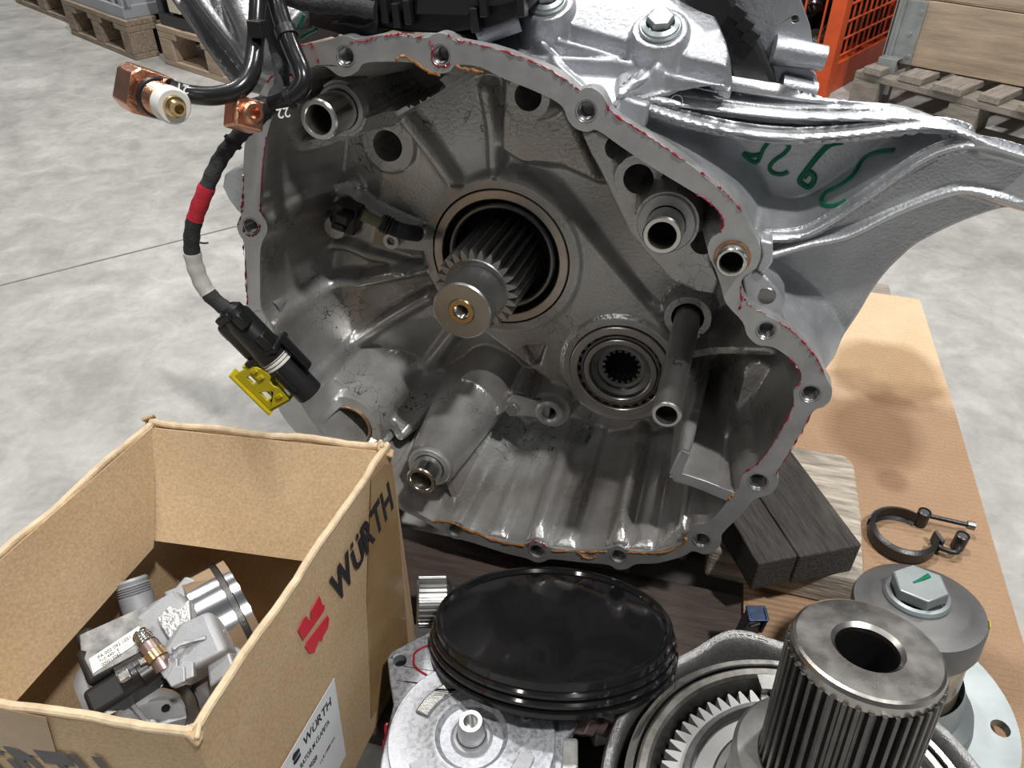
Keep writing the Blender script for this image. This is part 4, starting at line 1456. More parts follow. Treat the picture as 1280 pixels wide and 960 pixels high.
seg(0, 63, 0.0062, TAPE, 'taped_cable')
seg(63, 70, 0.0068, REDTAPE, 'red_band')
seg(70, 78, 0.0066, TAPE, 'taped_cable')
seg(78, 88, 0.0072, WHITET, 'pale_band')
seg(88, 96, 0.0068, TAPE, 'taped_cable')
MB().tube([q[50], q[51]], 0.0080, 8).build('cable_tie', CONN, loom)
MB().tube(crom([q[75], q[75] + AU * 0.010 - AV * 0.001, q[75] + AU * 0.016], 3), 0.0008, 6).build('tape_end', TAPE, loom)
pa, pb = L(287, 388, -0.09), L(388, 492, -0.075)
dx = (pb - pa).normalized()
Lc = (pb - pa).length
nz = (-AX * 0.9 + UP * 0.2); nz = (nz - dx * nz.dot(dx)).normalized()
Mc = Matrix((dx, nz.cross(dx), nz)).transposed().to_4x4()
Mc.translation = pa


def cbox(nm, x0, x1, y0, y1, z0, z1, m=CONN, bev=0.002, par=loom, taper=1.0):
    return MB().box(Mc @ Matrix.Translation(((x0 + x1) / 2, (y0 + y1) / 2, (z0 + z1) / 2)), x1 - x0, y1 - y0, z1 - z0, taper=taper).build(nm, m, par, smooth=30, bevel=bev, bseg=3)


MB().lathe(Mc @ Matrix.Rotation(math.pi / 2, 4, 'Y'), [(0.007, -0.004), (0.0115, 0.0), (0.0120, 0.010), (0.0135, 0.014), (0.0140, 0.040), (0.0155, 0.046), (0.0155, 0.055)], 28).build('plug_body', CONN, loom)
cbox('plug_cover', 0.004, 0.046, -0.019, 0.010, -0.013, 0.011, bev=0.005)
cbox('latch', 0.004, 0.018, 0.006, 0.015, 0.004, 0.015)
cbox('latch', 0.030, 0.046, 0.008, 0.017, 0.002, 0.014)
cbox('latch', -0.002, 0.006, -0.010, 0.006, 0.006, 0.014)
cbox('side_tab', 0.010, 0.022, -0.024, -0.016, -0.006, 0.004)
cbox('cover_rim', 0.044, 0.050, -0.021, 0.018, -0.015, 0.014)
for k in range(4):
    MB().lathe(Mc @ Matrix.Translation((0.052 + 0.0035 * k, 0, 0)) @ Matrix.Rotation(math.pi / 2, 4, 'Y'), [(0.0125, -0.0015), (0.0145, -0.001), (0.0148, 0), (0.0145, 0.001), (0.0125, 0.0015)], 28).build('seal_ring', WHITEP, loom)
MB().lathe(Mc @ Matrix.Rotation(math.pi / 2, 4, 'Y'), [(0.0128, 0.062), (0.0132, 0.064), (0.0132, Lc - .001), (0.0122, Lc), (0.009, Lc), (0.009, Lc - .012), (1e-5, Lc - .012)], 28).build('plug_barrel', BLACKP, loom)
cbox('barrel_key', 0.064, 0.092, -0.004, 0.003, 0.011, 0.016)
for sy in (1,):
    MB().lathe(Mc @ Matrix.Rotation(math.pi / 2, 4, 'Y'), [(0.0205, 0.046), (0.0205, 0.082), (0.0185, 0.082), (0.0185, 0.046)], 20, math.pi * 0.12, math.pi * 0.56).build('plug_shroud', CONN, loom)
yl = cbox('yellow_lock', 0.046, 0.090, -0.028, -0.0245, -0.012, 0.010, YELLOW, 0.0008)
YB = Mc @ Matrix.Translation((0.050, -0.026, 0.010))
plate = [(-0.002, -0.012), (0.044, -0.012), (0.044, 0.014), (0.030, 0.016), (0.026, 0.012), (0.020, 0.012), (0.016, 0.018), (0.006, 0.016), (-0.002, 0.010)]
MB().prism(YB, plate, 0.0, 0.003, [[(0.006, -0.004), (0.014, -0.004), (0.014, 0.003), (0.006, 0.003)], [(0.024, -0.006), (0.034, -0.006), (0.034, 0.001), (0.028, 0.004)]]).build('lock_plate', YELLOW, loom, smooth=20, bevel=0.0008)
MB().box(YB @ Matrix.Translation((0.021, -0.014, 0.0)), 0.052, 0.003, 0.012).build('lock_rail', YELLOW, loom, smooth=0, bevel=0.0008)
MB().box(YB @ Matrix.Translation((0.045, 0.0, -0.004)), 0.003, 0.024, 0.010).build('lock_rail', YELLOW, loom, smooth=0, bevel=0.0008)
for x in (0.004, 0.012, 0.036):
    MB().box(YB @ Matrix.Translation((x, 0.009, 0.003)), 0.004, 0.006, 0.004).build('lock_tab', YELLOW, loom, smooth=0, bevel=0.0006)

# ================================================================== CARDBOARD BOX
CBX = cardboard_mat('box_cardboard', (0.53, 0.385, 0.235), (0.47, 0.33, 0.19))
CBE = mat('cardboard_edge', (0.68, 0.54, 0.36), 0, 0.8, 0.25, 90, bump=0.3, bscale=300)
TAPEB = mat('brown_packing_tape', (0.40, 0.26, 0.12), 0, 0.25, 0.25, 20, bump=0.15, bscale=60)
ZT, ZB = 0.428, PT + 0.0015
cA, cB, cC, cD = (H(*p, ZT) for p in ((190, 525), (488, 557), (240, 922), (-190, 854)))
box = thing('cardboard_box', 'open brown cardboard box with black lettering and red emblem, beside the gearbox', 'box', loc=Vector(((cA + cC).x / 2, (cA + cC).y / 2, ZB)))
bc = (cA + cB + cC + cD) / 4
TH = 0.005


def wallp(nm, p, r, z0=ZB, z1=ZT):
    d = (r - p); d.z = 0
    n_ = Vector((d.y, -d.x, 0)).normalized()
    if n_.dot(bc - p) < 0:
        n_ = -n_
    e_ = d.normalized()
    Mw = Matrix((e_, n_, Vector((0, 0, 1)))).transposed().to_4x4()
    det = Mw.to_3x3().determinant()
    Mw.translation = Vector((p.x, p.y, 0))
    nx, nzz = 14, 8
    mb = MB()
    ln = d.length
    vs_ = []
    # slightly bowed panel: grid of front and back points
    for side in (0, TH):
        for j in range(nzz + 1):
            for i in range(nx + 1):
                a, b = i / nx, j / nzz
                bow = 0.0016 * math.sin(a * math.pi) * math.sin(b * math.pi * 0.9 + 0.3) + 0.0004 * math.sin(a * 9 + b * 5)
                z = z0 + (z1 - z0) * b + (0.0014 * math.sin(a * 17 + ln * 40) if j == nzz else 0)
                vs_.append((a * ln, side - bow, z))
    W1 = nx + 1
    o2 = W1 * (nzz + 1)
    fs = []
    for j in range(nzz):
        for i in range(nx):
            k = j * W1 + i
            fs.append((k, k + 1, k + W1 + 1, k + W1))
            fs.append((o2 + k + W1, o2 + k + W1 + 1, o2 + k + 1, o2 + k))
    for i in range(nx):
        k = nzz * W1 + i
        fs.append((k, k + 1, o2 + k + 1, o2 + k))
        fs.append((i + 1, i, o2 + i, o2 + i + 1))
    for j in range(nzz):
        k = j * W1
        fs.append((k + W1, k, o2 + k, o2 + k + W1)[::-1])
        k += nx
        fs.append((k, k + W1, o2 + k + W1, o2 + k)[::-1])
    if det < 0:
        fs = [f[::-1] for f in fs]
    mb.add(vs_, fs, Mw)
    pn = mb.build(nm, CBX, box, smooth=40)
    # rounded, slightly crushed top fold
    pts = [Mw @ Vector((ln * t, TH * 0.5 - 0.0016 * math.sin(t * math.pi) * math.sin(0.9 * math.pi + 0.3), z1 + 0.0012 * math.sin(t * 17 + ln * 40))) for t in np.linspace(0, 1, 30)]
    MB().tube(jit(pts, 0.0004), 0.0030, 10).build('fold_edge', CBE, box)
    return Mw, n_, pn


fR = wallp('side_panel', cC, cB)
fF = wallp('side_panel', cD, cC)
fK = wallp('side_panel', cB, cA)
fL = wallp('side_panel', cA, cD)
MB().prism(Matrix(), [(p.x, p.y) for p in (cA, cB, cC, cD)], ZB - 0.001, ZB + 0.004).build('bottom_panel', CBX, box, smooth=0)


def flap(nm, a, b, c, d, m=CBX):
    """folded-in flap with hinge a-b and free edge c-d"""
    n_ = (b - a).cross(d - a).normalized() * 0.0045
    mb = MB()
    N = 10
    for off in (Vector((0, 0, 0)), n_):
        for j in range(5):
            for i in range(N + 1):
                s_, t_ = i / N, j / 4
                p = (a.lerp(b, s_)).lerp(d.lerp(c, s_), t_) + off
                p = p + n_ * (0.5 * math.sin(s_ * 5) * math.sin(t_ * 3))
                mb.v.append(p)
    o2 = 5 * (N + 1)
    for j in range(4):
        for i in range(N):
            k = j * (N + 1) + i
            mb.f.append((k, k + N + 1, k + N + 2, k + 1))
            mb.f.append((o2 + k, o2 + k + 1, o2 + k + N + 2, o2 + k + N + 1))
    rim = list(range(N + 1)) + [j * (N + 1) + N for j in range(1, 5)] + [4 * (N + 1) + i for i in range(N - 1, -1, -1)] + [j * (N + 1) for j in range(3, 0, -1)]
    for i in range(len(rim)):
        x, y = rim[i], rim[(i + 1) % len(rim)]
        mb.f.append((x, y, o2 + y, o2 + x))
    return mb.build(nm, m, box, smooth=40)


inw = lambda p, e=0.008: p + (bc - p).normalized() * e
fz = 0.348
flap('flap', inw(cA, 0.012), inw(cB, 0.012), H(400, 704, fz), H(171, 673, fz))
flap('flap', inw(cD, 0.012), inw(cA, 0.010), H(192, 684, fz - 0.004), H(-80, 990, fz - 0.004))


def facep(F, px, py, lift=0.0):
    Mw, n_, _ = F
    o = Mw.translation
    d = ray(px, py)
    t = (o - CAM).dot(n_) / d.dot(n_)
    return CAM + d * t - n_ * lift


def wordmark(bold):
    """the five capitals with a short U whose dots stay below cap height"""
    t = MB()
    x = 0.0
    for ch in 'WURTH':
        g = textmesh(ch, 1.0, Matrix(), bold)
        a, b = min(p.x for p in g.v), max(p.x for p in g.v)
        sy = 0.76 if ch == 'U' else 1.0
        t.add([(p.x - a + x, p.y * sy, p.z) for p in g.v], g.f)
        if ch == 'U':
            for dx_ in (0.12, 0.38):
                t.box(Matrix.Translation((x + dx_ * (b - a) / 0.5, 0.655, 0)), 0.13, 0.11, 0.0006)
        x += b - a + (0.0 if ch == 'R' else 0.06)
    return t


def face_text(F, s, p0, p1, hpx, nm, m, par, bold=0.0, shear=0.0, lift=0.0046, parts=None):
    """text on a box wall; baseline from pixel p0 to p1; hpx is a pixel above p0 at cap height"""
    a, b, c = (facep(F, *p, lift) for p in (p0, p1, hpx))
    out = -F[1]
    ex = (b - a).normalized()
    ey = out.cross(ex)
    hgt = abs((c - a).dot(ey))
    Mt_ = Matrix((ex, ey, out)).transposed().to_4x4()
    t = wordmark(bold) if s == 'WÜRTH' else textmesh(s, 1.0, Matrix(), bold, shear)
    xs = [p.x for p in t.v]
    w_ = max(xs) - min(xs)
    S = Matrix.Translation(a) @ Mt_ @ Matrix.Diagonal(((b - a).length / w_, hgt / 0.70, 0.5, 1)) @ Matrix.Translation((-min(xs), 0, 0))
    t.v = [S @ p for p in t.v]
    return t.build(nm, m, par, smooth=0)


def face_poly(F, polys, nm, m, par, lift=0.005, th=0.0004):
    out = -F[1]
    o = facep(F, *polys[0][0], lift)
    Mt_ = frame(o, out, Vector((0, 0, 1)))
    inv = Mt_.inverted()
    mb = MB()
    for pl_ in polys:
        mb.prism(Mt_, [tuple((inv @ facep(F, *p, lift))[:2]) for p in pl_], 0, th)
    return mb.build(nm, m, par, smooth=0)


Zb = lambda pts: [(240 + x / 2.525, 580 + y / 2.525) for x, y in pts]
RP = fR[2]
face_text(fR, 'WÜRTH', (418, 756), (489, 632), (404, 733), 'printed_name', INK, RP, 0.034, 0.0, 0.0022)
face_poly(fR, [Zb([(393, 413), (402, 442), (411, 443), (408, 458), (345, 548), (340, 552), (325, 520), (345, 482), (352, 478), (360, 492), (368, 488), (366, 462)]),
               Zb([(418, 475), (424, 486), (421, 512), (404, 542), (402, 556), (392, 552), (378, 590), (360, 594), (348, 572), (352, 560)])], 'printed_emblem', REDINK, RP, 0.0022)
Zs = lambda x, y: (320 + x / 7.11, 830 + y / 7.11)
def proj(p):
    q = p - CAM
    z = q.dot(FW)
    return 640 + FPX * q.dot(RT) / z, 480 - FPX * q.dot(UP) / z


k1, k2, k3 = (facep(fR, *Zs(*p)) for p in ((668, 118), (775, 800), (190, 924)))
kd = (k3 - k1) * 1.25
st_ = face_poly(fR, [[proj(k1), proj(k2), proj(k2 + kd), proj(k1 + kd)]], 'paper_label', PAPER, RP, 0.0024)
face_text(fR, 'WÜRTH', Zs(398, 730), Zs(640, 352), Zs(378, 672), 'label_name', INK, st_, 0.015, 0, 0.0029)
face_poly(fR, [[Zs(350, 735), Zs(358, 760), Zs(305, 850), Zs(290, 835), Zs(300, 790)], [Zs(362, 775), Zs(366, 800), Zs(325, 870), Zs(308, 884), Zs(300, 868)]], 'label_emblem', INK, st_, 0.0029)
face_text(fR, 'RATOR M CLAPETA', Zs(370, 925), Zs(625, 515), Zs(358, 890), 'label_line', INK, st_, 0.012, 0, 0.0029)
face_text(fR, 'NGER', Zs(445, 930), Zs(515, 835), Zs(432, 900), 'label_line', INK, st_, 0.012, 0, 0.0029)
face_text(fR, '1 x 8 / 0000 ccm', Zs(545, 880), Zs(672, 650), Zs(538, 862), 'label_line', INK, st_, 0.004, 0, 0.0029)
face_text(fF, 'WÜRTH', (-30, 985), (185, 1012), (-32, 926), 'printed_name', INKG, fF[2], 0.034, 0, 0.0022)
# packing tape strips
face_poly(fR, [Zb([(560, 40), (600, 0), (625, 0), (640, 120), (676, 560), (600, 740), (560, 800), (545, 420)])], 'packing_tape', TAPEB, RP, 0.0019, 0.0002)
face_poly(fF, [[(-60, 868), (60, 893), (75, 945), (-60, 925)]], 'packing_tape', TAPEB, fF[2], 0.0019, 0.0002)
# torn corner tufts where the folds meet
for c_ in (cC, cA, cB):
    for k in range(5):
        p0_ = c_ + (bc - c_).normalized() * 0.003 + Vector((random.uniform(-.004, .004), random.uniform(-.004, .004), random.uniform(-.008, .003)))
        MB().box(frame(p0_, (random.uniform(-1, 1), random.uniform(-1, 1), random.uniform(0, 1))), 0.010, 0.008, 0.003).build('torn_corner', CBE if k % 2 else CBX, box, smooth=0, bevel=0.001)
#@@CONTENT

# ================================================================== BOX CONTENTS
ea, eb = H(237, 795, 0.32), H(330, 745, 0.32)
ex_ = (eb - ea).normalized()
pc = H(258, 800, 0.300)
Mp = frame(pc, ex_, (0, 0, 1))                       # local Z along the pump axis, X up
pump = thing('oil_pump', 'broken cast aluminium pump with polished ring and black socket, inside the cardboard box', 'pump', loc=Vector((pc.x, pc.y, 0.27)))
Rr = 0.056
MB().lathe(Mp, [(Rr - 0.010, 0.0), (Rr, 0.0), (Rr, 0.024)], 64).build('polished_ring', mat('polished_aluminium', (0.86, 0.87, 0.90), 1.0, 0.10), pump)
MB().lathe(Mp, [(Rr, 0.024), (Rr - 0.002, 0.0245), (Rr - 0.002, 0.029), (Rr, 0.0295)], 64).build('seal_groove', BLACKP, pump)
MB().lathe(Mp, [(Rr, 0.0295), (Rr, 0.036), (Rr - 0.003, 0.037), (Rr - 0.012, 0.037), (Rr - 0.012, 0.01)], 64).build('polished_rim', mat('polished_aluminium', (0.86, 0.87, 0.90), 1.0, 0.10), pump)
PCAST = mat('fine_cast_aluminium', (0.36, 0.37, 0.39), 0.45, 0.52, 0.15, 60, bump=0.15, bscale=900)
bodyo = MB()
prof = [(1e-5, -0.095), (0.022, -0.095), (0.028, -0.088), (0.030, -0.065), (0.036, -0.050), (0.042, -0.040), (0.046, -0.004), (0.0535, 0.0)]
bodyo.lathe(Mp, prof, 40)
bodyo.build('pump_body', PCAST, pump, smooth=40)


def at_p(px, py, z):
    return H(px, py, z)


def facing(p, tilt=0.0):
    return (CAM - p).normalized()


PZ = Vector((0, -0.35, 0.93)).normalized()          # the side of the pump that looks up at the viewer
yx = ex_
MB().prism(frame(at_p(196, 790, 0.352), PZ, yx), [(-0.034, -0.017), (0.014, -0.022), (0.030, -0.004), (0.026, 0.020), (0.004, 0.022), (-0.030, 0.016)], -0.03, 0.004).build('cast_shoulder', PCAST, pump, smooth=30, bevel=0.004, bseg=3)
MB().prism(frame(at_p(238, 800, 0.360), PZ, yx), [(-0.022, -0.020), (0.020, -0.024), (0.022, 0.012), (-0.004, 0.016), (-0.024, 0.004)], -0.03, 0.002).build('cast_pad', PCAST, pump, smooth=30, bevel=0.005, bseg=3)
MB().prism(frame(at_p(214, 776, 0.362), PZ, yx), [(-0.006, -0.014), (0.010, -0.016), (0.014, -0.006), (0.018, 0.006), (0.008, 0.004), (0.004, 0.010), (-0.008, 0.006)], -0.01, 0.0035).build('fracture_face', mat('fractured_metal', (0.60, 0.60, 0.61), 0.7, 0.38, 0.3, 160, bump=0.8, bscale=300), pump, smooth=0, bevel=0.001)
MB().prism(frame(at_p(229, 742, 0.345), PZ, yx), [(-0.010, -0.008), (0.006, -0.010), (0.014, 0.002), (0.008, 0.010), (-0.002, 0.006), (-0.012, 0.008)], -0.02, 0.006).build('broken_lug', PCAST, pump, smooth=0, bevel=0.002)
# rib along the body
MB().tube(crom([at_p(212, 818, 0.364), at_p(225, 806, 0.366), at_p(262, 796, 0.360), at_p(280, 790, 0.352)], 5), [0.0018 + 0.0008 * math.sin(i * 2.3) for i in range(16)], 8).build('cast_rib', PCAST, pump)
# threaded port
tpn = frame(at_p(168, 738, 0.335), (-0.25, 0.55, 0.6), ex_)
pr = [(0.0125, -0.02)]
for k in range(5):
    pr += [(0.0135, 0.002 * k - 0.004), (0.0118, 0.002 * k - 0.003)]
pr += [(0.0125, 0.008), (0.011, 0.010), (0.008, 0.010), (0.008, 0.0), (1e-5, 0.0)]
MB().lathe(tpn, pr, 32).build('threaded_port', PCAST, pump, smooth=25)
# plate with paper label
pp = at_p(150, 795, 0.356)
Mpl = frame(pp, (0.05, -0.25, 0.95), ex_)
plt_ = MB().prism(Mpl, [(-0.026, -0.018), (0.010, -0.020), (0.026, -0.008), (0.024, 0.012), (-0.024, 0.018), (-0.027, 0.006), (-0.024, 0.003), (-0.027, -0.001)], -0.004, 0.0).build('side_plate', mat('smudged_plate', (0.34, 0.34, 0.335), 0.3, 0.55, 0.6, 70), pump, smooth=0, bevel=0.0008)
lab = MB().prism(Mpl, [(-0.025, -0.016), (0.012, -0.012), (0.016, -0.007), (0.014, -0.001), (-0.024, -0.004)], 0.0001, 0.0006).build('plate_label', WHITEP, plt_, smooth=0)
for k, (tx, sz) in enumerate((('PA 002 092 1051', 0.0036), ('710 4401 E', 0.0032), ('000013062', 0.0032))):
    textmesh(tx, sz, Mpl @ Matrix.Rotation(0.06, 4, 'Z') @ Matrix.Translation((-0.019, -0.0070 - 0.0034 * k, 0.0008)), 0.0, depth=0.0001).build('label_text', INK, lab, smooth=0)
# black socket
for (px, py, z, sx, sy, sz, r) in ((128, 832, 0.335, 0.020, 0.030, 0.030, 0.5), (160, 858, 0.332, 0.052, 0.022, 0.026, 0.5), (118, 806, 0.330, 0.014, 0.020, 0.030, 0.5)):
    MB().box(frame(at_p(px, py, z), PZ, ex_), sx, sy, sz).build('socket', CONN, pump, smooth=30, bevel=0.004, bseg=3)
sk0, sk1 = at_p(150, 852, 0.345), at_p(186, 832, 0.345)
MB().tube([sk0, sk1], 0.011, 20).build('socket_barrel', BLACKP, pump)
MB().tube([at_p(176, 846, 0.350), at_p(200, 830, 0.350)], 0.009, 18).build('socket_collar', CONN, pump)
MB().box(frame(at_p(156, 845, 0.357), PZ, ex_), 0.008, 0.007, 0.004).build('metal_clip', STEEL, pump, smooth=0, bevel=0.0008)
MB().box(frame(at_p(179, 827, 0.360), PZ, ex_), 0.005, 0.005, 0.004).build('metal_clip', STEEL, pump, smooth=0, bevel=0.0008)
# copper solenoid with spring
sp0, sp1 = at_p(176, 793, 0.362), at_p(186, 806, 0.362)
hel = []
for i in range(90):
    t = i / 89
    c = sp0.lerp(sp1, t)
    d = (sp1 - sp0).normalized()
    x = d.orthogonal().normalized()
    y = d.cross(x)
    a = t * 6 * 2 * math.pi
    hel.append(c + (x * math.cos(a) + y * math.sin(a)) * 0.0058)
MB().tube(hel, 0.0008, 6).build('spring', STEEL, pump)
MB().tube([at_p(186, 806, 0.360), at_p(200, 826, 0.356), at_p(206, 836, 0.352)], 0.0072, 18).build('solenoid_core', PINK, pump)
MB().tube([at_p(192, 816, 0.360), at_p(199, 825, 0.358)], 0.0080, 18).build('solenoid_band', BRASS, pump)
for k, (px, py) in enumerate(((207, 822), (214, 836), (222, 846), (232, 840))):
    MB().prism(frame(at_p(px, py, 0.354), (0.1 * k - 0.2, -0.4, 0.9), ex_), [(-0.006, -0.005), (0.004, -0.007), (0.008, 0.003), (0.001, 0.008), (-0.007, 0.003)], -0.006, 0.003).build('broken_edge', PCAST, pump, smooth=0, bevel=0.001)
MB().prism(frame(at_p(272, 838, 0.345), (-0.1, -0.5, 0.85), ex_), [(-0.010, -0.008), (0.012, -0.008), (0.014, 0.006), (-0.004, 0.010)], -0.03, 0.002).build('cast_foot', PCAST, pump, smooth=0, bevel=0.002)
MB().prism(frame(at_p(262, 846, 0.315), (-0.1, -0.6, 0.8), ex_), [(-0.028, -0.020), (0.026, -0.022), (0.030, 0.012), (-0.020, 0.018)], -0.03, 0.002).build('lower_body', mat('dull_casting', (0.30, 0.29, 0.29), 0.7, 0.5, 0.2, 60), pump, smooth=0, bevel=0.008, bseg=3)

# spider ring under the pump
rc = H(186, 903, 0.322)
Mrg = frame(rc, (0.10, -0.05, 1.0), (1, 0, 0))
ring = thing('bearing_carrier', 'round aluminium carrier with a three-armed web, lowest in the cardboard box', 'machine part', loc=Vector((rc.x, rc.y, 0.24)))
MB().ring(Mrg, 0.0255, 0.0345, -0.045, 0.0, 72, 0.001).build('carrier_ring', STEEL, ring)
for k in range(3):
    a = 2 * math.pi * k / 3 + 0.35
    MB().box(Mrg @ Matrix.Rotation(a, 4, 'Z') @ Matrix.Translation((0.0130, 0, -0.010)), 0.025, 0.0035, 0.010).build('web_arm', PCAST, ring, smooth=0, bevel=0.001)
MB().lathe(Mrg, [(1e-5, -0.006), (0.005, -0.006), (0.008, -0.012), (0.0257, -0.016)], 48).build('web_disc', PCAST, ring)
MB().lathe(Mrg @ Matrix.Translation((0.004, 0.017, 0)), [(0.0032, -0.0125), (1e-5, -0.012)], 16).build('web_hole', BLACKM, ring)
MB().lathe(Mrg, [(0.0340, -0.045), (0.032, -0.162), (0.02, -0.166)], 40).build('carrier_neck', PCAST, ring)

# ================================================================== WOOD BLOCKS
w0, w1 = H(949, 706, 0.240), H(1078, 681, 0.240)
wy = (w1 - w0); wl = wy.length; wy.normalize()
wx = Vector((-wy.y, wy.x, 0))
if wx.y < 0:
    wx = -wx
blockM = frame((w0 + w1) / 2 + wx * 0.17 - Vector((0, 0, 0.022)), (0, 0, 1), wx)
blk = thing('wood_block', 'dark stained cracked wood block under the right edge of the gearbox', 'wood block', M=frame((w0 + w1) / 2 + wx * 0.17 - Vector((0, 0, 0.044)), (0, 0, 1), wx))
MB().box(blockM @ Matrix.Translation((0, -wl * 0.192, 0)), 0.34, wl * 0.612, 0.044).build('beam', WOODD, blk, smooth=0, bevel=0.002)
MB().box(blockM @ Matrix.Translation((0.001, wl * 0.307, -0.0005)), 0.338, wl * 0.38, 0.043).build('beam', WOODD, blk, smooth=0, bevel=0.002)
r0_, r1_, r2_ = H(1067, 571, 0.197), H(1077, 690, 0.197), H(985, 562, 0.197)
pd = (r1_ - r0_); pd.z = 0; pd.normalize()
pnv = Vector((pd.y, -pd.x, 0))
if pnv.x > 0:
    pnv = -pnv
ln = 0.20
MB().prism(Matrix(), [tuple((r0_ + pd * a + pnv * b)[:2]) for a, b in ((0.012, 0), (0, 0.012), (0.004, 0.16), (ln, 0.16), (ln, 0.0), (ln * .5, -0.003))], PT + 0.0062, 0.198).build(
    'wood_plank', WOODP, smooth=0, bevel=0.004, M=frame(Vector((r0_.x, r0_.y, PT + 0.0062)), (0, 0, 1), pnv), label='pale weathered plank on the cardboard beneath the dark wood block', cat='wood plank')

# ================================================================== BLACK LID
lc = Zd(692, 770, 0.715)
tl = math.radians(27)
ln_ = Vector((0.03, math.sin(tl), math.cos(tl))).normalized()
Ml = frame(lc, ln_, (1, 0, 0))
LRd = 0.1095
lid = thing('round_cover', 'glossy black round cover with grooved rim below the gearbox', 'cover', loc=lc - Vector((0, 0, 0.05)))
MB().lathe(Ml, [(1e-5, -0.0045), (LRd * 0.5, -0.0042), (LRd - 0.0075, -0.0038), (LRd - 0.0055, -0.0006), (LRd - 0.0045, 0.0), (LRd - 0.0012, 0.0), (LRd, -0.0012), (LRd, -0.005), (LRd, -0.009)], 128).build('cover_top', BLACKG, lid, smooth=18)
for k, (rr, z) in enumerate(((LRd + 0.0030, -0.0115), (LRd + 0.0050, -0.0185))):
    MB().lathe(Ml, [(LRd - 0.002, z + 0.0035), (rr - 0.0015, z + 0.003), (rr, z + 0.001), (rr, z - 0.0015), (rr - 0.0015, z - 0.003), (LRd - 0.002, z - 0.0035)], 128).build('seal_ring', BLACKG, lid)
MB().lathe(Ml, [(LRd - 0.002, -0.008), (LRd - 0.002, -0.022), (LRd + 0.006, -0.024), (LRd + 0.006, -0.028), (LRd - 0.01, -0.030), (1e-5, -0.030)], 128).build('cover_rim', BLACKG, lid)
nt_ = random.Random(3)

# fluted coupling at its left
kc = H(545, 752, 0.19)
Mk = frame(kc, (1, 0.10, -0.10), (0, 0, 1))
cpl = thing('splined_coupling', 'small silver splined coupling leaning at the left of the round cover', 'coupling', loc=kc - Vector((0, 0, 0.025)))
MB().prism(Mk, gearprof(0.0235, 0.0258, 30, (0.36, 0.22)), -0.018, 0.010).build('splines', STEELM, cpl, smooth=20, bevel=0.0005)
MB().lathe(Mk, [(0.009, -0.020), (0.0225, -0.020), (0.0240, -0.018)], 40).build('end_face', STEELM, cpl)
MB().lathe(Mk, [(0.0235, 0.010), (0.020, 0.014), (0.016, 0.016), (0.016, 0.05)], 40).build('neck', STEELD, cpl)
MB().lathe(Mk, [(0.009, -0.020), (0.009, 0.0), (1e-5, 0.0)], 24).build('bore', BLACKM, cpl)

# ================================================================== PLATE WITH HUB
PZt = 0.235
pl_px = [(484, 822), (490, 814), (520, 798), (548, 784), (600, 775), (680, 790), (722, 830), (735, 870), (728, 900), (705, 925), (700, 1010), (470, 1010), (476, 950), (484, 915), (492, 880), (487, 850)]
plO = [tuple(H(x, y, PZt)[:2]) for x, y in pl_px]
hb = H(590, 927, PZt)
pmp = thing('pump_cover', 'bright aluminium pump cover plate with a stub hub, left of the clutch drum', 'machine part', loc=Vector((hb.x, hb.y, PT + 0.006)))
hh = [(H(x, y, PZt), r) for x, y, r in ((500, 825, 0.0058), (533, 863, 0.0052))]
MB().prism(Matrix(), plO, PZt - 0.014, PZt, [circ((p.x, p.y), r, 20) for p, r in hh]).build('plate', SPARK, pmp, smooth=20, bevel=0.0012)
for p, r in hh:
    MB().disc(Matrix.Translation((p.x, p.y, 0)), r * 1.02, PZt - 0.010, 20).build('plate_hole', BLACKM, pmp)
MB().prism(Matrix(), [tuple(((Vector(q) - Vector((hb.x, hb.y))) * 0.72 + Vector((hb.x, hb.y))).to_tuple()) for q in plO], PT + 0.0005, PZt - 0.014).build('pump_base', mat('dark_casting', (0.10, 0.10, 0.10), 0.6, 0.5, 0.3, 30), pmp, smooth=20, bevel=0.003)
Mh = Matrix.Translation((hb.x, hb.y, PZt))
DR = 0.069
MB().lathe(Mh, [(DR, 0), (DR, 0.008), (DR - 0.001, 0.009), (0.040, 0.009), (0.034, 0.012), (0.030, 0.0125), (0.026, 0.008), (0.013, 0.0075)], 96).build('hub_disc', SPARK, pmp)
MB().lathe(Mh, [(0.018, 0.0072), (0.015, 0.010), (0.0128, 0.010), (0.0120, 0.012)], 40).build('hub_seat', PCAST, pmp)
MB().lathe(Mh, [(0.0115, 0.008), (0.0112, 0.024), (0.0100, 0.026), (0.0098, 0.032), (0.0092, 0.033), (0.0060, 0.033), (0.0056, 0.012), (1e-5, 0.012)], 40).build('hub_stub', mat('satin_aluminium', (0.66, 0.66, 0.66), 0.9, 0.3, 0.2, 80), pmp)


def arcband(r0, r1, a0, a1, n=24):
    A = np.linspace(a0, a1, n)
    return [(r1 * math.cos(t), r1 * math.sin(t)) for t in A] + [(r0 * math.cos(t), r0 * math.sin(t)) for t in A[::-1]]


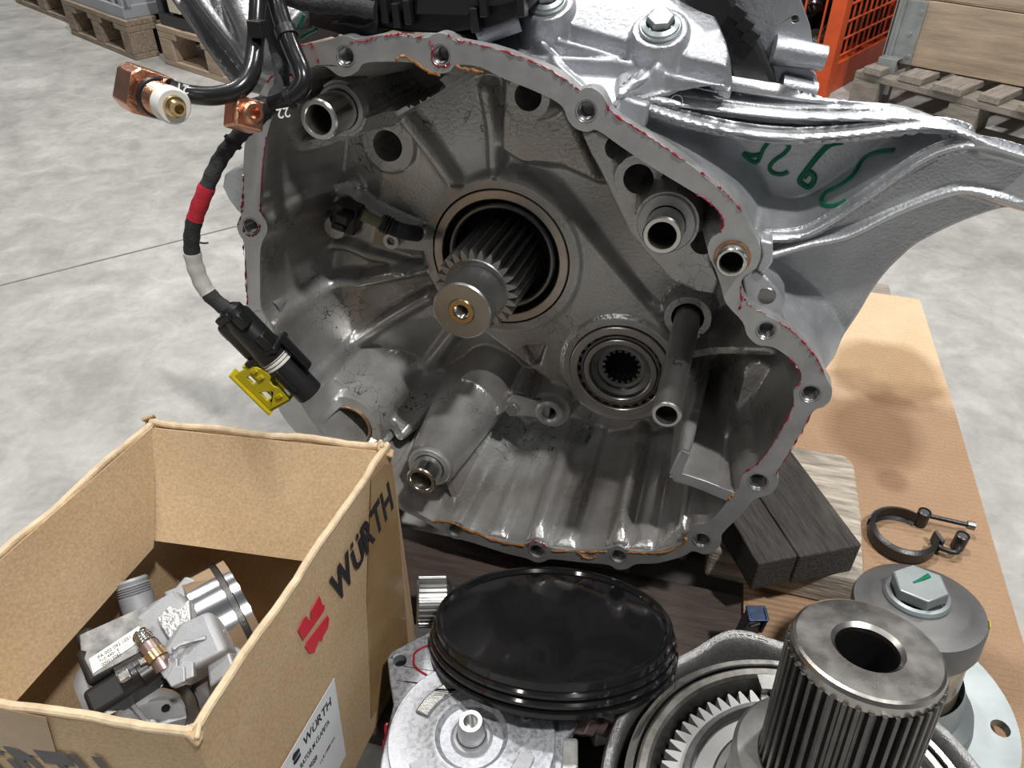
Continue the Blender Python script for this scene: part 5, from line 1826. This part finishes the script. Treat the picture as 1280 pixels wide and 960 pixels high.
CG = mat('grey_cast_boss', (0.33, 0.33, 0.32), 0.75, 0.42, 0.2, 80, bump=0.2, bscale=700)
MB().prism(Mh, arcband(0.040, 0.052, 1.55, 2.75), 0.008, 0.0125).build('raised_land', CG, pmp, smooth=20, bevel=0.002)
MB().prism(Mh, arcband(0.038, 0.062, 1.05, 1.55), 0.008, 0.0150).build('raised_land', CG, pmp, smooth=20, bevel=0.002)
MB().prism(Mh, arcband(0.044, 0.052, 0.25, 1.05), 0.008, 0.0115).build('raised_land', CG, pmp, smooth=20, bevel=0.002)
for a0 in (5.6, 3.6):
    MB().prism(Mh, arcband(0.042, 0.054, a0, a0 + 0.35), 0.008, 0.0120).build('raised_land', PCAST, pmp, smooth=20, bevel=0.002)
MB().disc(Mh @ Matrix.Translation((0.0435, 0.034, 0)), 0.0055, 0.0093, 16).build('plate_hole', BLACKM, pmp)
for pts in ([(548, 803), (532, 808), (519, 816), (517, 828), (521, 836)], [(521, 836), (535, 845), (551, 852)], [(553, 851), (562, 850)]):
    q = jit(crom([H(x, y, PZt + 0.0006) for x, y in pts], 5), 0.0003)
    MB().tube(q, 0.0010, 6).build('sealant_line', SEAL, pmp)
pp_ = hh[1][0]
MB().tube([pp_ + Vector((math.cos(a) * 0.0062, math.sin(a) * 0.0062, 0.0004)) for a in np.linspace(0.6, 5, 16)], 0.0009, 6).build('sealant_line', SEAL, pmp)
q = jit(crom([H(x, y, PZt - 0.008) for x, y in ((484, 905), (481, 925), (478, 945))], 5), 0.001)
MB().tube(q, 0.0014, 6).build('sealant_line', SEAL, pmp)
# pale cast foot to the right of the disc
MB().prism(Matrix(), [tuple(H(x, y, 0.222)[:2]) for x, y in ((697, 930), (722, 928), (722, 965), (700, 990), (690, 960))], 0.16, 0.232).build('cast_foot', mat('pale_casting', (0.58, 0.58, 0.55), 0.6, 0.5, 0.3, 90), pmp, smooth=0, bevel=0.003)
# bolt and small pale block between plate and drum
bh = H(733, 903, 0.232)
bolt = thing('bolt', 'pinkish steel bolt between the aluminium plate and the clutch drum', 'bolt', loc=bh - Vector((0, 0, 0.012)))
Mbh = frame(bh, (-0.55, -0.1, 0.5), (0, 1, 0))
MB().prism(Mbh, circ((0, 0), 0.0125, 6, 0.2), -0.003, 0.008).build('hex_head', PINK, bolt, smooth=20, bevel=0.001)
MB().lathe(Mbh, [(0.007, -0.003), (0.007, -0.030), (1e-5, -0.030)], 20).build('shank', PINK, bolt)
MB().box(frame(H(752, 880, 0.20), (0, 0.1, 1), (1, 0.3, 0)), 0.020, 0.026, 0.09).build('metal_block', mat('pale_casting', (0.58, 0.58, 0.55), 0.6, 0.5, 0.3, 90), smooth=0, bevel=0.003,
                                                                                      label='small pale grey metal block behind the pinkish bolt', cat='machine part')

# ================================================================== CLUTCH DRUM AND SPLINED SHAFT
T_ = Vector((0.236, 0.294, 0.410))
B_ = Vector((0.230, 0.262, 0.27))
dax = (T_ - B_).normalized()
dc0 = Vector((0.222, 0.262, 0.245))
Md = frame(dc0, Vector((0, 0.10, 1)), (1, 0, 0))
drum = thing('clutch_drum', 'round clutch drum with toothed pale disc inside, at the bottom right', 'clutch drum', loc=dc0 - Vector((0, 0, 0.095)))
hp = Md.inverted() @ H(922, 774, 0.25)
ha = math.atan2(hp.y, hp.x)


def rimr(a, base, amp=0.014, wd=0.20):
    s_ = 0.0
    for k, am in ((0, amp), (2.1, amp * 0.8), (-2.1, amp * 0.8)):
        d = (a - ha - k + math.pi) % (2 * math.pi) - math.pi
        s_ += am * math.exp(-(d / wd) ** 2)
    return base + s_


N = 160
rim = MB()
sec = [(-0.0100, -0.012), (-0.0085, 0.001), (-0.005, 0.004), (-0.001, 0.0035), (0.001, 0.0), (0.001, -0.012), (0.0, -0.036), (-0.006, -0.046), (-0.016, -0.046), (-0.012, -0.03)]
for i in range(N):
    a = 2 * math.pi * i / N
    r = rimr(a, 0.1535)
    for dr, z in sec:
        rim.v.append(Md @ Vector(((r + dr) * math.cos(a), (r + dr) * math.sin(a), z)))
m_ = len(sec)
for i in range(N):
    for k in range(m_):
        k2, i2 = (k + 1) % m_, (i + 1) % N
        rim.f.append((i * m_ + k, i * m_ + k2, i2 * m_ + k2, i2 * m_ + k)[::-1])
rim.build('drum_rim', mat('shot_blasted_steel', (0.40, 0.40, 0.40), 0.85, 0.36, 0.3, 300, bump=0.5, bscale=900), drum, smooth=50)
tt = textmesh('1041 312 8126', 0.010, Matrix(), 0.0002)
w_ = max(p.x for p in tt.v)
tv = []
for p in tt.v:
    a_ = ha - (p.x - w_ / 2) / 0.165
    r_ = rimr(a_, 0.1535) - 0.0062 + p.y * 0.55
    tv.append(Md @ Vector((r_ * math.cos(a_), r_ * math.sin(a_), 0.0036 + p.z * 2)))
tt.v = tv
tt.build('cast_number', STEELM, drum, smooth=0)
MB().lathe(Md, [(0.146, -0.045), (0.10, -0.050), (0.076, -0.054), (0.074, -0.084), (1e-5, -0.084)], 64).build('drum_base', STEELD, drum)
MB().lathe(Md, [(0.1450, -0.02), (0.139, -0.03), (0.135, -0.03)], 96).build('drum_wall', BLACKM, drum)
MB().ring(Md, 0.1300, 0.1365, -0.04, 0.000, 128, 0.001).build('outer_ring', STEEL, drum)
MB().lathe(Md, [(0.1300, -0.002), (0.128, -0.006), (0.127, -0.006)], 128).build('ring_gap', BLACKM, drum)
MB().ring(Md, 0.1170, 0.1275, -0.04, 0.001, 128, 0.0025).build('clutch_ring', mat('mottled_steel', (0.42, 0.41, 0.38), 0.85, 0.35, 0.45, 60), drum)
MB().lathe(Md, [(0.1170, -0.002), (0.113, -0.010), (0.111, -0.022)], 128).build('inner_wall', STEELD, drum)
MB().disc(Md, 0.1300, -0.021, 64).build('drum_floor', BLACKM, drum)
MB().prism(Md, gearprof(0.0965, 0.1085, 64, (0.46, 0.08)), -0.016, -0.006, [circ((0, 0), 0.05, 48)]).build('toothed_disc', WHITEM, drum, smooth=20)
MB().lathe(Md, [(0.0860, -0.006), (0.0850, 0.0), (0.0870, 0.004), (0.0905, 0.004), (0.0925, 0.0), (0.0925, -0.006)], 96, ha + 0.05, ha + 5.6).build('retaining_ring', STEELD, drum)
MB().prism(Md, arcband(0.104, 0.119, ha - 0.75, ha - 0.05), -0.006, 0.001).build('drive_lug', STEELM, drum, smooth=20, bevel=0.002)
MB().prism(Md, arcband(0.090, 0.104, ha - 0.55, ha - 0.12), -0.006, 0.000).build('drive_lug', BRASS if False else mat('tan_stained_steel', (0.50, 0.44, 0.36), 0.8, 0.35, 0.3, 80), drum, smooth=20, bevel=0.002)
MB().disc(Md @ Matrix.Rotation(ha - 0.62, 4, 'Z') @ Matrix.Translation((0.112, 0, 0)), 0.0045, 0.0013, 16).build('lug_hole', BLACKM, drum)
MB().ring(Md, 0.060, 0.0700, -0.012, 0.002, 96, 0.002).build('inner_ring', STEELM, drum)
MB().lathe(Md, [(0.060, -0.002), (0.056, -0.012), (0.050, -0.014)], 72).build('hub_well', STEELD, drum)
MB().disc(Md, 0.0515, -0.0135, 48).build('hub_seat', BLACKM, drum)

# splined shaft standing in the drum
shf = thing('splined_shaft', 'tall steel splined shaft with bored end standing in the clutch drum', 'shaft', loc=B_ - dax * 0.02)
Msx = frame(B_, dax, (1, 0, 0))
Ls = (T_ - B_).length
RS = 0.0505
MB().prism(Msx, gearprof(RS - 0.0055, RS, 40, (0.34, 0.17)), -0.02, Ls - 0.010, [circ((0, 0), 0.0208, 48)]).build('splines', mat('black_oxide_steel', (0.17, 0.165, 0.16), 0.95, 0.34, 0.3, 60), shf, smooth=20, bevel=0.0005)
MB().lathe(Msx, [(RS - 0.0025, Ls - 0.0115), (RS - 0.002, Ls - 0.004), (RS - 0.003, Ls - 0.001), (RS - 0.005, Ls), (0.0235, Ls), (0.0205, Ls - 0.0025), (0.0203, Ls - 0.006)], 96).build('shaft_end', mat('turned_steel', (0.50, 0.48, 0.455), 1.0, 0.30, 0.25, 30, rvar=0.08), shf, smooth=22)
MB().lathe(Msx, [(0.0203, Ls - 0.006), (0.0200, Ls - 0.14), (1e-5, Ls - 0.14)], 64).build('bore', BLACKM, shf)
MB().ring(Msx, RS - 0.002, 0.0690, -0.030, 0.030, 96, 0.003).build('collar', mat('grey_ground_steel', (0.42, 0.42, 0.40), 0.85, 0.4, 0.25, 50), shf)

# ================================================================== HUB FLANGE WITH CAP
F0 = Vector((0.362, 0.385, PT + 0.0065))
cap_c = H(1150, 752, 0.300)
fax = (cap_c - F0).normalized()
Mfl = frame(F0, fax, (1, 0, 0))
Lf = (cap_c - F0).length
fl_ = thing('hub_flange', 'zinc grey flanged hub with dark round cap and large hex bolt on top', 'hub', loc=F0)
fholes = [circ((0.088 * math.cos(a), 0.088 * math.sin(a)), 0.0085, 20) for a in [-0.30 + k * math.pi / 3 for k in range(6)]]
FLM = Matrix.Translation(F0 + Vector((0, 0, 0.020)))
MB().prism(FLM, circ((0, 0), 0.104, 96), 0, 0.010, fholes).build('flange_plate', ZINC, fl_, smooth=20, bevel=0.001)
MB().lathe(Matrix.Translation(F0), [(1e-5, 0), (0.06, 0), (0.062, 0.020)], 48).build('flange_foot', ZINC, fl_)
MB().lathe(Mfl, [(0.068, 0.022), (0.066, 0.034), (0.056, 0.040), (0.054, 0.060), (0.052, 0.066)], 72).build('hub_barrel', ZINC, fl_)
MB().lathe(Mfl, [(0.0475, 0.060), (0.0475, Lf - 0.030)], 72).build('oil_filmed_sleeve', AMBER, fl_)
MB().lathe(Mfl, [(0.046, Lf - 0.036), (0.0520, Lf - 0.034), (0.0535, Lf - 0.030), (0.0540, Lf - 0.008), (0.0525, Lf - 0.004), (0.040, Lf - 0.001), (0.0385, Lf), (1e-5, Lf)], 96).build('cap', GREYD, fl_)
MB().prism(Mfl, arcband(0.0541, 0.0546, -0.5, -0.32, 8), Lf - 0.026, Lf - 0.006).build('yellow_mark', YELLOW, fl_, smooth=0)
Mhx = Mfl @ Matrix.Translation((0.000, 0.006, Lf))
hx = MB().lathe(Mhx, [(0.0270, 0.0), (0.0272, 0.002), (0.0255, 0.0045), (0.0225, 0.0055)], 48).build('bolt_flange', ZINC, fl_)
hd = MB().prism(Mhx, circ((0, 0), 0.0232, 6, 0.35), 0.0050, 0.0165).build('hex_head', ZINC, fl_, smooth=20, bevel=0.0016, bseg=3)
MB().tube([Mhx @ Vector((-0.006, 0.000, 0.0167)), Mhx @ Vector((0.002, 0.003, 0.0168)), Mhx @ Vector((0.010, 0.007, 0.0167))], [0.0010, 0.0018, 0.0026], 8, flat=0.9).build('green_mark', GREEN, hd)

# ================================================================== V-BAND CLAMP
vz = PT + 0.0065
vc = H(1128, 668, vz + 0.010)
vr = 0.036
vb = thing('band_clamp', 'black open v-band clamp with tightening screw lying on the cardboard', 'clamp', loc=Vector((vc.x, vc.y, vz)))
Mv = Matrix.Translation((vc.x, vc.y, vz))
MB().lathe(Mv, [(vr - 0.0035, 0.0), (vr, 0.003), (vr, 0.017), (vr - 0.0035, 0.020), (vr - 0.0018, 0.0195), (vr + 0.0018, 0.017), (vr + 0.0018, 0.003), (vr - 0.0018, 0.0005), (vr - 0.0035, 0.0)], 64, math.radians(42), math.radians(335)).build('band', BLACKP, vb)
MB().lathe(Mv, [(vr + 0.002, 0.005), (vr + 0.0035, 0.005), (vr + 0.0035, 0.016), (vr + 0.002, 0.016), (vr + 0.002, 0.005)], 40, math.radians(30), math.radians(150)).build('outer_strap', BLACKP, vb)
l1 = Mv @ Vector((vr * 0.95, vr * 0.72, 0.0105))
l2 = Mv @ Vector((vr * 1.75, -vr * 0.30, 0.0105))
for p in (l1, l2):
    MB().lathe(Matrix.Translation((p.x, p.y, vz)), [(1e-5, 0.0), (0.0075, 0.0), (0.0075, 0.021), (0.0055, 0.022), (0.005, 0.0205), (1e-5, 0.0205)], 24).build('trunnion', BLACKP, vb)
sc0, sc1 = l1 + Vector((0.004, 0, 0.004)), Mv @ Vector((vr * 2.25, vr * 0.30, 0.0145))
MB().tube([sc0, sc1], 0.0028, 12).build('screw', BLACKP, vb)
dsc = (sc1 - sc0).normalized()
MB().lathe(frame(sc1, dsc), [(1e-5, -0.001), (0.0050, -0.001), (0.0052, 0.007), (0.0034, 0.007), (0.003, 0.004), (1e-5, 0.004)], 20).build('screw_head', STEELD, vb)
MB().tube(crom([l2, Mv @ Vector((vr * 1.45, -vr * 0.75, 0.0105)), Mv @ Vector((vr * 1.05, -vr * 0.62, 0.0105)), Mv @ Vector((vr * 0.92, -vr * 0.40, 0.0105))], 5), 0.0032, 10).build('strap_end', BLACKP, vb)
MB().prism(Mv, [(vr * 0.93, -vr * 0.05), (vr * 1.06, -vr * 0.02), (vr * 1.12, -vr * 0.5), (vr * 0.98, -vr * 0.55)], 0.002, 0.019).build('strap_end', BLACKP, vb, smooth=0, bevel=0.001)

# ================================================================== BLUE CLIP
bcp = H(944, 768, 0.215)
clip = thing('blue_clip', 'small dark blue plug standing behind the clutch drum', 'plug', loc=bcp - Vector((0, 0, 0.03)))
Mcl = frame(bcp, (0, -0.15, 1), (1, 0, 0))
MB().box(Mcl, 0.017, 0.014, 0.05, -0.060).build('plug_body', BLUEC, clip, smooth=0, bevel=0.001)
for x in (-0.0085, 0.0085):
    MB().box(Mcl @ Matrix.Translation((x, -0.003, 0)), 0.003, 0.012, 0.03, -0.022).build('guide', BLUEC, clip, smooth=0, bevel=0.0006)
MB().box(Mcl @ Matrix.Translation((0, -0.002, 0.0)), 0.019, 0.016, 0.003, 0.004).build('plug_cap', BLUEC, clip, smooth=0, bevel=0.0006)
MB().tube([Mcl @ Vector((-0.004, -0.0075, -0.008)), Mcl @ Vector((0.004, -0.0075, -0.003))], 0.0014, 6).build('locking_tongue', STEEL, clip)
